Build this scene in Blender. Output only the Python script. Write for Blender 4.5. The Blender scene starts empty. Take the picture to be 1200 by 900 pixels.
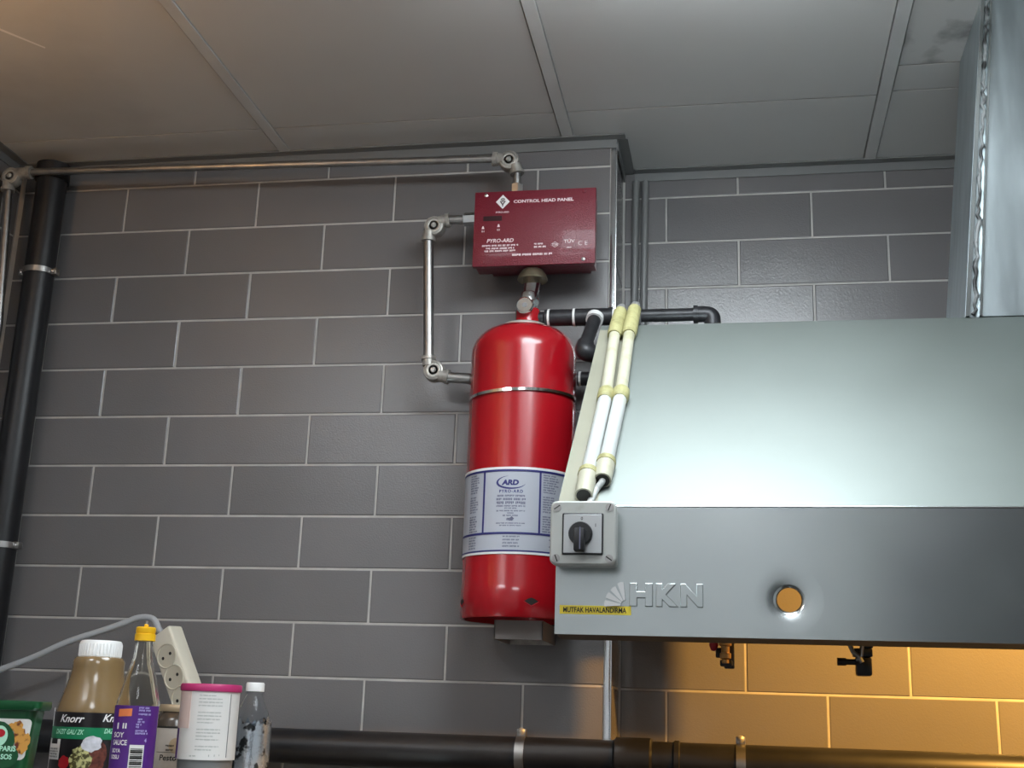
import bpy, bmesh, math, random
from mathutils import Vector, Matrix
random.seed(7)
S = bpy.context.scene
COL = S.collection
PI = math.pi

# ------------------------------------------------------------------ camera
FPX = 1441.87                                  # focal length in pixels of the 1200x900 frame
YAW, PITCH, ROLL = .1857, .2653, .0339
CAM = Vector((1.3006, -2.2951, 1.6))
_f = Vector((-math.sin(YAW)*math.cos(PITCH), math.cos(YAW)*math.cos(PITCH), math.sin(PITCH)))
_r = Vector((math.cos(YAW), math.sin(YAW), 0))
_u = _r.cross(_f)
CR = math.cos(ROLL)*_r + math.sin(ROLL)*_u
CU = -math.sin(ROLL)*_r + math.cos(ROLL)*_u
cd = bpy.data.cameras.new('camera'); cd.sensor_width = 36; cd.lens = 36*FPX/1200
cd.clip_start = .05
cam = bpy.data.objects.new('camera', cd); COL.objects.link(cam)
m = Matrix((CR, CU, -_f)).transposed().to_4x4(); m.translation = CAM
cam.matrix_world = m
S.camera = cam

# ------------------------------------------------------------------ world, exposure
w = bpy.data.worlds.new('world'); S.world = w; w.use_nodes = True
w.node_tree.nodes['Background'].inputs[0].default_value = (.5, .55, .6, 1)
w.node_tree.nodes['Background'].inputs[1].default_value = .2
vs = S.view_settings
vs.view_transform = 'Standard'; vs.look = 'None'; vs.gamma = 1; vs.use_curve_mapping = False
vs.exposure = .15
LED_POWER = 17.0         # emission of the ceiling lamp just in front of the hood
LED2_POWER = 15.0         # the lamp behind the photographer
WARM_LEFT = 400.0        # warm bulb towards the left wall
WARM_HOOD = 85.0         # lamp under the hood (W)

def at(px, py, Y):
    """point of the vertical plane y = Y seen at a pixel of the 1200x900 photograph"""
    d = _f + CR*(px-600)/FPX - CU*(py-450)/FPX
    return CAM + d*((Y-CAM.y)/d.y)

# ------------------------------------------------------------------ materials
def mat(name, col, rough=.5, metal=0, var=0, vscale=8, bump=0, bscale=200, coat=0, trans=0, ior=1.45,
        emit=None, estr=1, stretch=None, dirt=None, dscale=4, dlo=.5, dhi=.75, rvar=0, spec=.5, objvar=0):
    m = bpy.data.materials.new(name); m.use_nodes = True
    nt = m.node_tree; N = nt.nodes; L = nt.links
    p = N['Principled BSDF']
    p.inputs['Base Color'].default_value = (*col, 1)
    p.inputs['Roughness'].default_value = rough
    p.inputs['Metallic'].default_value = metal
    p.inputs['Coat Weight'].default_value = coat
    p.inputs['Coat Roughness'].default_value = .08
    p.inputs['Transmission Weight'].default_value = trans
    p.inputs['IOR'].default_value = ior
    p.inputs['Specular IOR Level'].default_value = spec
    if emit:
        p.inputs['Emission Color'].default_value = (*emit, 1); p.inputs['Emission Strength'].default_value = estr
    tc = None
    def coords():
        nonlocal tc
        if tc is None:
            t = N.new('ShaderNodeTexCoord'); mp = N.new('ShaderNodeMapping')
            geo = N.new('ShaderNodeNewGeometry')
            L.new(geo.outputs['Position'], mp.inputs[0])
            if stretch: mp.inputs['Scale'].default_value = stretch
            tc = mp.outputs[0]
        return tc
    colout = None
    if var:
        n = N.new('ShaderNodeTexNoise'); n.inputs['Scale'].default_value = vscale; n.inputs['Detail'].default_value = 5
        L.new(coords(), n.inputs['Vector'])
        r = N.new('ShaderNodeMapRange'); r.inputs[1].default_value = .3; r.inputs[2].default_value = .7
        r.inputs[3].default_value = 1-var; r.inputs[4].default_value = 1+var
        L.new(n.outputs[0], r.inputs[0])
        h = N.new('ShaderNodeHueSaturation'); h.inputs['Color'].default_value = (*col, 1)
        L.new(r.outputs[0], h.inputs['Value']); colout = h.outputs[0]
    if objvar:
        oi = N.new('ShaderNodeObjectInfo')
        r = N.new('ShaderNodeMapRange'); r.inputs[3].default_value = 1-objvar; r.inputs[4].default_value = 1+objvar
        L.new(oi.outputs['Random'], r.inputs[0])
        h = N.new('ShaderNodeHueSaturation')
        if colout: L.new(colout, h.inputs['Color'])
        else: h.inputs['Color'].default_value = (*col, 1)
        L.new(r.outputs[0], h.inputs['Value']); colout = h.outputs[0]
    if dirt:
        n = N.new('ShaderNodeTexNoise'); n.inputs['Scale'].default_value = dscale; n.inputs['Detail'].default_value = 8
        L.new(coords(), n.inputs['Vector'])
        r = N.new('ShaderNodeMapRange'); r.inputs[1].default_value = dlo; r.inputs[2].default_value = dhi
        L.new(n.outputs[0], r.inputs[0])
        mx = N.new('ShaderNodeMix'); mx.data_type = 'RGBA'
        if colout: L.new(colout, mx.inputs[6])
        else: mx.inputs[6].default_value = (*col, 1)
        mx.inputs[7].default_value = (*dirt, 1)
        L.new(r.outputs[0], mx.inputs[0]); colout = mx.outputs[2]
    if colout: L.new(colout, p.inputs['Base Color'])
    if rvar:
        n = N.new('ShaderNodeTexNoise'); n.inputs['Scale'].default_value = vscale*1.7; n.inputs['Detail'].default_value = 4
        L.new(coords(), n.inputs['Vector'])
        r = N.new('ShaderNodeMapRange'); r.inputs[1].default_value = .3; r.inputs[2].default_value = .7
        r.inputs[3].default_value = max(.02, rough-rvar); r.inputs[4].default_value = rough+rvar
        L.new(n.outputs[0], r.inputs[0]); L.new(r.outputs[0], p.inputs['Roughness'])
    if bump:
        n = N.new('ShaderNodeTexNoise'); n.inputs['Scale'].default_value = bscale; n.inputs['Detail'].default_value = 3
        L.new(coords(), n.inputs['Vector'])
        b = N.new('ShaderNodeBump'); b.inputs['Strength'].default_value = bump; b.inputs['Distance'].default_value = .002
        L.new(n.outputs[0], b.inputs['Height']); L.new(b.outputs[0], p.inputs['Normal'])
    return m

M = dict(
    tile=mat('glazed_grey_tile', (.168, .16, .161), .17, var=.06, vscale=3, bump=.22, bscale=320, objvar=.06),
    grout=mat('pale_grout', (.46, .44, .42), .85, var=.15, vscale=20),
    plaster=mat('grey_plaster', (.6, .61, .61), .8, var=.05),
    floor=mat('dark_floor', (.06, .055, .05), .5, var=.2),
    ceil=mat('ceiling_board', (.54, .53, .515), .42, var=.05, vscale=2, bump=.05, bscale=60, dirt=(.3, .28, .26), dscale=1.7, dlo=.55, dhi=.85),
    ceil_dirty=mat('stained_ceiling_board', (.54, .53, .515), .42, dirt=(.09, .085, .08), dscale=9, dlo=.52, dhi=.7),
    runner=mat('ceiling_runner', (.56, .555, .545), .45, var=.08),
    angle=mat('grey_wall_angle', (.2, .2, .2), .45, metal=.3),
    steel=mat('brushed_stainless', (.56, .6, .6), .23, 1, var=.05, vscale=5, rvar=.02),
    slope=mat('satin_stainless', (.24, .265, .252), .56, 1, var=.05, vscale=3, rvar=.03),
    duct=mat('dull_galvanised', (.42, .47, .49), .42, 1, var=.12, vscale=6, stretch=(6, 6, 1), rvar=.06),
    trim=mat('polished_trim', (.8, .82, .84), .2, 1, bump=.05, bscale=80),
    galv=mat('galvanised_pipe', (.36, .35, .34), .38, 1, var=.15, vscale=40),
    castm=mat('cast_fitting', (.36, .34, .31), .42, .45, var=.3, vscale=60),
    capring=mat('pale_cast_cover', (.46, .445, .41), .35, .4),
    chrome=mat('chrome', (.8, .8, .8), .12, 1),
    brassd=mat('tarnished_brass', (.34, .29, .2), .4, .9, var=.25, vscale=40),
    brass=mat('brass', (.6, .36, .14), .35, 1),
    blackpipe=mat('black_pipe', (.011, .011, .013), .4, var=.3, vscale=20),
    blackiron=mat('black_iron', (.03, .03, .033), .38, .3, var=.3, vscale=60, bump=.1, bscale=300),
    blackpl=mat('black_plastic', (.012, .012, .014), .4),
    ptfe=mat('white_sealing_tape', (.75, .75, .73), .6),
    red=mat('red_enamel', (.36, .005, .011), .22, coat=.5, var=.03, vscale=6),
    panelred=mat('dark_red_powder_coat', (.16, .007, .02), .32, bump=.7, bscale=380, coat=.15),
    white=mat('white_print', (.82, .8, .8), .5),
    pink=mat('pale_print', (.85, .68, .7), .5),
    labelw=mat('label_paper', (.46, .48, .54), .38, var=.03),
    navy=mat('navy_print', (.03, .03, .16), .45),
    greyprint=mat('grey_print', (.13, .13, .2), .5),
    slotk=mat('dark_window', (.03, .008, .01), .3),
    pvc=mat('white_pvc', (.45, .47, .46), .4, dirt=(.5, .48, .34), dscale=25, dlo=.55, dhi=.8),
    pvcold=mat('yellowed_pvc', (.42, .41, .32), .45, dirt=(.32, .3, .16), dscale=30, dlo=.5, dhi=.75),
    grease=mat('greasy_coupling', (.34, .32, .15), .55, dirt=(.2, .19, .07), dscale=60, bump=.6, bscale=200),
    film=mat('old_film', (.25, .245, .19), .5, var=.08, vscale=10, dirt=(.3, .29, .23), dscale=14, dlo=.58, dhi=.8, metal=.2),
    conduit=mat('grey_conduit', (.2, .2, .2), .45, .2),
    boxgrey=mat('light_grey_plastic', (.42, .43, .41), .42, var=.03, dirt=(.3, .29, .24), dscale=40, dlo=.62, dhi=.85),
    plate=mat('switch_plate', (.5, .51, .52), .3, .6),
    yellow=mat('yellow_tape', (.78, .62, .05), .45),
    ink=mat('black_ink', (.015, .014, .012), .5),
    sealant=mat('cracked_sealant', (.2, .21, .21), .6, dirt=(.02, .02, .02), dscale=40, dlo=.45, dhi=.6, bump=.8, bscale=60),
    greenpl=mat('green_tub_plastic', (.006, .075, .024), .35, coat=.2),
    sauce=mat('tan_sauce_bottle', (.23, .15, .068), .22, coat=.5, var=.1, vscale=14),
    capw=mat('white_cap', (.85, .85, .84), .4),
    capy=mat('yellow_cap', (.9, .5, .015), .35),
    knorrk=mat('black_label', (.014, .011, .013), .3, coat=.3),
    knorrg=mat('green_label', (.01, .2, .085), .35, coat=.2),
    mint=mat('mint_print', (.45, .8, .6), .5),
    garlic=mat('garlic_print', (.62, .61, .66), .5, var=.2, vscale=120),
    herbs=mat('herb_print', (.6, .57, .25), .5, dirt=(.08, .07, .02), dscale=180, dlo=.45, dhi=.55),
    meat=mat('brown_print', (.12, .03, .02), .5, var=.6, vscale=150),
    redp=mat('red_print', (.45, .01, .02), .45),
    purple=mat('purple_label', (.085, .018, .2), .4, coat=.2),
    lilac=mat('lilac_print', (.42, .35, .68), .5),
    orange=mat('orange_print', (.8, .22, .07), .5),
    glass=mat('clear_bottle', (.93, .92, .88), .05, trans=1, ior=1.2),
    pet=mat('clear_pet', (.93, .96, .98), .08, trans=1, ior=1.2, bump=.3, bscale=60),
    foil=mat('crinkled_film', (.55, .6, .66), .22, .75, dirt=(.05, .055, .06), dscale=60, dlo=.53, dhi=.6, bump=1, bscale=50),
    paste=mat('dark_paste', (.07, .05, .035), .25, coat=.6),
    jarlabel=mat('beige_label', (.48, .43, .38), .5, var=.06, vscale=60),
    lidtan=mat('tan_lid', (.45, .34, .22), .4, .3),
    magenta=mat('magenta_lid', (.5, .035, .16), .4),
    tubw=mat('white_tub_label', (.74, .72, .7), .45),
    tubpink=mat('pale_pink_print', (.72, .56, .52), .5),
    powerw=mat('ivory_plastic', (.7, .66, .55), .45, dirt=(.5, .46, .35), dscale=40, dlo=.6, dhi=.85),
    powersock=mat('shaded_ivory_socket', (.56, .52, .42), .45),  # ivory darkened in colour for the shade of a sunken socket
    cable=mat('grey_cable', (.42, .43, .45), .5),
    food=mat('food_print', (.62, .3, .06), .5, dirt=(.12, .02, .01), dscale=90, dlo=.52, dhi=.6),
    bracket=mat('grey_brown_sheet', (.25, .225, .21), .5, .3),
    filter=mat('greasy_steel', (.12, .105, .085), .55, .8),
    dooru=mat('dark_door', (.05, .05, .055), .5),
    led=mat('led_diffuser', (.9, .9, .9), .5, emit=(.86, .95, 1), estr=LED_POWER),
    led2=mat('led_diffuser_far', (.9, .9, .9), .5, emit=(.9, .95, 1), estr=LED2_POWER),
    bulb=mat('warm_bulb', (.9, .8, .6), .5, emit=(1, .55, .2), estr=WARM_LEFT),
    housing=mat('white_housing', (.8, .8, .8), .5),
)

# ------------------------------------------------------------------ mesh helpers
class B:
    def __init__(s): s.bm = bmesh.new()
    def quads(s, verts, faces):
        v = [s.bm.verts.new(p) for p in verts]
        for f in faces:
            try: s.bm.faces.new([v[i] for i in f])
            except ValueError: pass
        return v
    def box(s, lo, hi, bev=0, seg=2, M4=None):
        x0, y0, z0 = lo; x1, y1, z1 = hi
        v = s.quads([(x0,y0,z0),(x1,y0,z0),(x1,y1,z0),(x0,y1,z0),(x0,y0,z1),(x1,y0,z1),(x1,y1,z1),(x0,y1,z1)],
            [(0,3,2,1),(4,5,6,7),(0,1,5,4),(1,2,6,5),(2,3,7,6),(3,0,4,7)])
        if M4:
            for q in v: q.co = M4 @ q.co
        if bev:
            es = list({e for q in v for e in q.link_edges})
            bmesh.ops.bevel(s.bm, geom=es, offset=bev, segments=seg, profile=.5, affect='EDGES')
        return s
    def prism(s, pts, y0, y1):                      # polygon in x,z pushed along y
        n = len(pts)
        s.quads([(p[0], y0, p[1]) for p in pts]+[(p[0], y1, p[1]) for p in pts],
                [tuple(range(n)), tuple(range(2*n-1, n-1, -1))]+[(i, i+n, (i+1) % n+n, (i+1) % n) for i in range(n)])
        return s
    def prism_x(s, pts, x0, x1):                    # polygon in y,z pushed along x
        n = len(pts)
        s.quads([(x0, p[0], p[1]) for p in pts]+[(x1, p[0], p[1]) for p in pts],
                [tuple(range(n)), tuple(range(2*n-1, n-1, -1))]+[(i, i+n, (i+1) % n+n, (i+1) % n) for i in range(n)])
        return s
    def rings(s, rings, close0=True, close1=True):
        n = len(rings[0]); R = [[s.bm.verts.new(p) for p in r] for r in rings]
        for a, b in zip(R, R[1:]):
            for i in range(n): s.bm.faces.new((a[i], a[(i+1) % n], b[(i+1) % n], b[i]))
        if close0: s.bm.faces.new(R[0][::-1])
        if close1: s.bm.faces.new(R[-1])
        return s
    def tube(s, pts, r, seg=14, caps=True):
        pts = [Vector(p) for p in pts]
        rs = r if isinstance(r, (list, tuple)) else [r]*len(pts)
        t0 = (pts[1]-pts[0]).normalized()
        a = t0.orthogonal().normalized()
        out = []
        for i, p in enumerate(pts):
            t = ((pts[min(i+1, len(pts)-1)]-pts[i]).normalized()+(pts[i]-pts[max(i-1, 0)]).normalized())
            t = t.normalized() if t.length > 1e-6 else t0
            a = (a-t*a.dot(t)).normalized(); b = t.cross(a)
            k = 1.0
            if 0 < i < len(pts)-1:
                c = (pts[i]-pts[i-1]).normalized().dot(t); k = 1/max(c, .5)
            out.append([p+(a*math.cos(2*PI*j/seg)+b*math.sin(2*PI*j/seg))*rs[i] for j in range(seg)])
        return s.rings(out, caps, caps)
    def cyl(s, p0, p1, r, r1=None, seg=24): return s.tube([p0, p1], [r, r if r1 is None else r1], seg)
    def lathe(s, c, prof, seg=40, axis='z', close=(True, True)):
        c = Vector(c); out = []
        for r, h in prof:
            ring = []
            for j in range(seg):
                a = 2*PI*j/seg; u, v = r*math.cos(a), r*math.sin(a)
                ring.append(c+Vector((u, v, h)) if axis == 'z' else c+Vector((u, -h, v)) if axis == 'y' else c+Vector((h, u, v)))
            out.append(ring)
        return s.rings(out, *close)
    def patch(s, c, r, a0, a1, z0, z1, th=.0006, seg=None):      # curved sheet on a cylinder; a = 0 faces -y
        n = seg or max(2, int(abs(a1-a0)/math.radians(4)))
        P = lambda a, z, R: (c[0]+R*math.sin(a), c[1]-R*math.cos(a), z)
        v = []
        for i in range(n+1):
            a = a0+(a1-a0)*i/n
            v += [P(a, z0, r+th), P(a, z1, r+th), P(a, z0, r), P(a, z1, r)]
        f = []
        for i in range(n):
            k = 4*i
            f += [(k, k+4, k+5, k+1), (k+2, k+3, k+7, k+6), (k+1, k+5, k+7, k+3), (k, k+2, k+6, k+4)]
        f += [(0, 1, 3, 2), (4*n, 4*n+2, 4*n+3, 4*n+1)]
        s.quads(v, f); return s
    def add(s, verts, faces): s.quads(verts, faces); return s
    def build(s, name, m, parent=None, smooth=40, kind=None, label=None, normals=True):
        if normals: bmesh.ops.recalc_face_normals(s.bm, faces=s.bm.faces)
        off = Vector((0, 0, 0)); p = parent
        while p is not None: off += p.location; p = p.parent
        for v in s.bm.verts: v.co -= off
        me = bpy.data.meshes.new(name); s.bm.to_mesh(me); s.bm.free()
        me.materials.append(M[m] if isinstance(m, str) else m)
        if smooth:
            me.polygons.foreach_set('use_smooth', [True]*len(me.polygons))
            me.set_sharp_from_angle(angle=math.radians(smooth))
        o = bpy.data.objects.new(name, me); COL.objects.link(o); o.parent = parent
        if kind: o['kind'] = kind
        if label: o['label'] = label
        return o

def thing(name, label, cat, loc=(0, 0, 0), group=None):
    o = bpy.data.objects.new(name, None); COL.objects.link(o); o.location = loc
    o.empty_display_size = .03
    o['label'] = label; o['category'] = cat
    if group: o['group'] = group
    return o

def fillet(pts, r, n=6):
    pts = [Vector(p) for p in pts]; out = [pts[0]]
    for a, b, c in zip(pts, pts[1:], pts[2:]):
        d0 = (a-b).normalized(); d1 = (c-b).normalized()
        ang = d0.angle(d1)
        if ang > 3.1: out.append(b); continue
        d = min(r/math.tan(ang/2), (a-b).length*.49, (c-b).length*.49)
        p0, p1 = b+d0*d, b+d1*d
        for i in range(n+1):
            t = i/n; out.append(p0*(1-t)**2+b*2*t*(1-t)+p1*t*t)
    out.append(pts[-1]); return out

_dg = None
def text_geo(txt, width=None, height=None, bold=0, shear=0, extrude=0, bevel=0, space=1):
    """text outline as (verts, faces) centred on 0,0 in a u,v plane"""
    c = bpy.data.curves.new('t', 'FONT'); c.body = txt; c.size = 1; c.offset = bold; c.shear = shear
    c.extrude = extrude; c.bevel_depth = bevel; c.space_character = space; c.resolution_u = 3
    o = bpy.data.objects.new('t', c); COL.objects.link(o)
    bpy.context.view_layer.update()
    me = bpy.data.meshes.new_from_object(o.evaluated_get(bpy.context.evaluated_depsgraph_get()))
    V = [v.co.copy() for v in me.vertices]; F = [tuple(p.vertices) for p in me.polygons]
    bpy.data.objects.remove(o); bpy.data.curves.remove(c); bpy.data.meshes.remove(me)
    x0, x1 = min(v.x for v in V), max(v.x for v in V); y0, y1 = min(v.y for v in V), max(v.y for v in V)
    sx = (width/(x1-x0)) if width else None; sy = (height/(y1-y0)) if height else None
    sx = sx or sy; sy = sy or sx
    return [((v.x-(x0+x1)/2)*sx, (v.y-(y0+y1)/2)*sy, v.z) for v in V], F

def micro_geo(width, height, seed, align='c'):
    """a line of print too small to read: word-like runs of little strokes"""
    R = random.Random(seed); x = 0; V = []; F = []
    while x < width:
        n = R.randint(3, 9)
        for _ in range(n):
            cw = height*R.uniform(.45, .7)
            if x+cw > width: break
            h0 = R.choice((0, 0, 0, .25)); k = len(V)
            V += [(x, h0*height, 0), (x+cw*.72, h0*height, 0), (x+cw*.72, height, 0), (x, height, 0)]
            F.append((k, k+1, k+2, k+3)); x += cw
        x += height*.55
        if x > width-height: break
    xm = max(v[0] for v in V)
    s = -xm/2 if align == 'c' else 0 if align == 'l' else -xm
    return [(v[0]+s, v[1]-height/2, v[2]) for v in V], F

def flat_map(c, y):                       # u -> x, v -> z on a plane facing -y
    return lambda p: (c[0]+p[0], y-p[2], c[1]+p[1])
def cyl_map(c, r, a, z):                  # u -> around the cylinder
    return lambda p: (c[0]+(r+p[2])*math.sin(a+p[0]/r), c[1]-(r+p[2])*math.cos(a+p[0]/r), z+p[1])
def sheet(b, geo, mp, th=.0004):
    """print as a very thin raised layer"""
    V, F = geo
    b.quads([mp((v[0], v[1], v[2]+th)) for v in V], F)
    return b

def grid_rect(u0, v0, u1, v1, n=8, sk=0):
    V = []
    for i in range(n+1):
        u = u0+(u1-u0)*i/n; V += [(u, v0+sk*i/n, 0), (u, v1+sk*i/n, 0)]
    return V, [(2*i, 2*i+2, 2*i+3, 2*i+1) for i in range(n)]
def disc_geo(ru, rv, seed, n=16, rnd=.15):
    R = random.Random(seed); V = [(0, 0, 0)]; ring = []
    for i in range(n):
        k = 1+R.uniform(-rnd, rnd); ring.append((ru*math.cos(2*PI*i/n)*k, rv*math.sin(2*PI*i/n)*k, 0))
    V += [(x/2, y/2, 0) for x, y, _ in ring]+ring
    F = [(0, 1+i, 1+(i+1) % n) for i in range(n)]+[(1+i, 1+n+i, 1+n+(i+1) % n, 1+(i+1) % n) for i in range(n)]
    return V, F

# ------------------------------------------------------------------ structure: room shell
XL, XC, YR, XR, YF, ZC = -.258, 1.067, .17, 2.75, -3.7, 2.753
TW, TH, ZA = .303, .103, 2.6922
def struct(b, name, m, **k): return b.build(name, m, kind='structure', **k)
G = .0021                                  # half joint
wall_back = struct(B().box((XL-.1, .0015, 0), (XC-.006, .3, ZC)), 'wall_back', 'grout')
wall_recess = struct(B().box((XC-.006, YR+.0015, 0), (XR+.1, .3, ZC)), 'wall_recess', 'grout')
wall_side = struct(B().box((XC-.006, .0061, 0), (XC+.0005, YR+.0014, ZC)), 'wall_recess_side', 'grout')
wall_left = struct(B().box((XL-.1, YF, 0), (XL-.0015, .0014, ZC)), 'wall_left', 'grout')
wall_right = struct(B().box((XR, YF, 0), (XR+.1, YR+.006, ZC)), 'wall_right', 'plaster')
wall_front = struct(B().box((XL-.1, YF-.1, 0), (XR+.1, YF, ZC)), 'wall_front', 'plaster')
floor = struct(B().box((XL-.1, YF-.1, -.1), (XR+.1, .3, 0)), 'floor', 'floor')
ceiling = struct(B().box((XL-.1, YF-.1, ZC+.012), (XR+.1, .3, ZC+.1)), 'ceiling', 'blackpl')
door = struct(B().box((1.76, YF+.001, .001), (2.7, YF+.045, 2.5), .004), 'door_1', 'dooru')

_tiles = {}
def tile(parent, kind, a0, a1, z0, z1, pos):
    """one glazed tile, cushioned edge; kind: 'b' faces -y at y=pos, 'l' faces +x at x=pos, 's' faces +x"""
    a0 += G; a1 -= G; z0 += G; z1 -= G
    if a1-a0 < .004 or z1-z0 < .004: return
    key = (kind, round(a1-a0, 4), round(z1-z0, 4))
    if key not in _tiles:
        wd, h, c, d = a1-a0, z1-z0, .0016, .0075
        V = [(c, 0, c), (wd-c, 0, c), (wd-c, 0, h-c), (c, 0, h-c), (0, c*.8, 0), (wd, c*.8, 0), (wd, c*.8, h), (0, c*.8, h),
             (0, d, 0), (wd, d, 0), (wd, d, h), (0, d, h)]
        F = [(0, 1, 2, 3)]+[(i+4, (i+1) % 4+4, (i+1) % 4, i) for i in range(4)]+[(i+8, (i+1) % 4+8, (i+1) % 4+4, i+4) for i in range(4)]
        if kind != 'b': V = [(-y, x, z) for x, y, z in V]
        me = bpy.data.meshes.new('tile'); me.from_pydata(V, [], F); me.materials.append(M['tile']); me.update()
        _tiles[key] = me
    o = bpy.data.objects.new('tile', _tiles[key]); COL.objects.link(o); o.parent = parent
    j = random.uniform(-.0004, .0004)
    o.location = (a0, pos+j, z0) if kind == 'b' else (pos+j, a0, z0)

def tile_field(parent, kind, lo, hi, pos, even0, odd0, zlim=(0, ZC)):
    for i in range(-1, 27):
        z1 = min(ZA-i*TH, zlim[1]); z0 = max(ZA-(i+1)*TH, zlim[0])
        if z1-z0 < .01: continue
        ref = even0 if i % 2 == 0 else odd0
        k = math.floor((lo-ref)/TW)
        while ref+k*TW < hi:
            a0, a1 = max(lo, ref+k*TW), min(hi, ref+(k+1)*TW)
            tile(parent, kind, a0, a1, z0, z1, pos); k += 1
tile_field(wall_back, 'b', XL+.008, XC-.0075, 0, 0, -.4903*TW)
tile_field(wall_recess, 'b', XC+.004, XR, YR, 1.4645, 1.313)
tile_field(wall_side, 'l', .010, YR-.001, XC+.002, .0, .0)
tile_field(wall_left, 'l', -1.55, -.001, XL, -.06, -.21)

# metal trims
struct(B().box((XC-.0075, -.0015, 0), (XC+.004, .0015, ZC-.001), .001).box((XC+.002, -.0015, 0), (XC+.0045, .01, ZC-.001)), 'trim_1', 'trim')
an = lambda lo, hi: B().box(lo, hi, .0005, 1)
struct(an((XL, -.0235, ZC-.0035), (XC+.022, -.0015, ZC-.0005)).box((XL, -.0035, ZC-.022), (XC+.003, -.0012, ZC-.003)), 'trim_2', 'angle')
struct(an((XC+.005, -.001, ZC-.0035), (XC+.026, YR-.002, ZC-.0005)).box((XC+.0035, .012, ZC-.022), (XC+.006, YR-.003, ZC-.0037)), 'trim_3', 'angle')
struct(an((XC+.027, YR-.024, ZC-.0035), (XR, YR-.002, ZC-.0005)).box((XC+.027, YR-.004, ZC-.022), (XR, YR-.0015, ZC-.0037)), 'trim_4', 'angle')
struct(an((XL+.002, -1.6, ZC-.0035), (XL+.024, -.025, ZC-.0005)).box((XL+.0015, -1.6, ZC-.022), (XL+.004, -.025, ZC-.0037)), 'trim_5', 'angle')

# suspended ceiling: boards and runners
RUN = [.3635, .9715, 1.585, 2.19]
YJ = [YR-.002, -.123, -.725, -1.325, -1.925, -2.525, -3.125, YF]
cells = [XL+.001]+RUN+[XR]
for ci in range(5):
    x0 = cells[ci]+(.0132 if ci else 0); x1 = cells[ci+1]-(.0140 if ci < 4 else 0)
    yj = YJ if ci < 3 else [YR-.002, -.135, -.229]+YJ[2:]
    if ci == 0: yj = [-.001]+YJ[1:]
    for a, c in zip(yj, yj[1:]):
        if ci == 2 and abs(a+.725) < 1e-6: pass
        B().box((x0, c+.0020, ZC), (x1, a-.0020, ZC+.0119), .0004, 1).build('ceiling_board', 'ceil_dirty' if (ci == 3 and a < -.2 and a > -.4) else 'ceil', ceiling)
for x in RUN:
    B().box((x-.0118, YF+.001, ZC-.0025), (x+.0118, YR-.003 if x > 1 else -.001, ZC+.0119), .0008, 1).build('ceiling_runner', 'runner', ceiling)
B().prism_x([(0, 0), (.001, .001)], 0, 0) if False else None
sc = B(); sc.quads([(-.02, -.60, ZC-.0004), (.07, -.475, ZC-.0004), (.073, -.479, ZC-.0004), (-.012, -.605, ZC-.0004)], [(0, 1, 2, 3)])
sc.build('scuff_mark', 'white', ceiling)  # thin scratch; the light it catches is painted white

# ------------------------------------------------------------------ lamps of the room (outside the frame)
def led(name, label, x0, x1, y0, y1, m, z=.13):
    t = thing(name, label, 'ceiling lamp', ((x0+x1)/2, (y0+y1)/2, ZC))
    B().box((x0, y0, ZC-.014), (x1, y1, ZC-.0027), .002).build('lamp_housing', 'housing', t)
    B().box((x0+.006, y0+.006, ZC-z), (x1-.006, y1-.006, ZC-.0142), .006).build('diffuser', m, t)
    return t
led('ceiling_lamp', 'square cool white ceiling lamp nearest the extractor hood', 1.0, 1.56, -1.31, -.74, 'led', .10)
led('ceiling_lamp', 'square ceiling lamp at the far end of the room behind the photographer', .99, 1.57, -3.1, -2.55, 'led2', .02)
led('ceiling_lamp', 'square ceiling lamp at the far left behind the photographer', -.2, .34, -2.5, -1.95, 'led2', .02)
t = thing('wall_uplighter', 'warm bowl shaped uplighter on the left wall', 'lamp', (XL+.001, -1.25, 2.31))
UX, UY, UZ = XL+.14, -1.25, 2.32
B().lathe((UX, UY, 0), [(.0001, UZ-.06), (.05, UZ-.045), (.085, UZ), (.1, UZ+.05), (.097, UZ+.05), (.082, UZ+.002), (.048, UZ-.042), (.0001, UZ-.056)], 28).build('lamp_bowl', 'galv', t)
B().cyl((XL+.001, UY, UZ-.03), (UX-.06, UY, UZ-.03), .012).build('lamp_arm', 'galv', t)
B().lathe((UX, UY, 0), [(.0001, UZ-.05), (.014, UZ-.048), (.016, UZ-.01), (.028, UZ+.01), (.028, UZ+.03), (.015, UZ+.044), (.0001, UZ+.048)], 20).build('bulb', 'bulb', t)

# ------------------------------------------------------------------ extractor hood
HX0, HX1, YL, YT = 1.082, 2.42, -.80, -.43
ZB, ZLIP, ZT = 1.700, 1.8555, 2.2095
hood = thing('extractor_hood', 'large stainless steel extractor hood with sloped front and a round hole in its lip', 'hood', (1.75, YR-.002, ZB))
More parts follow.
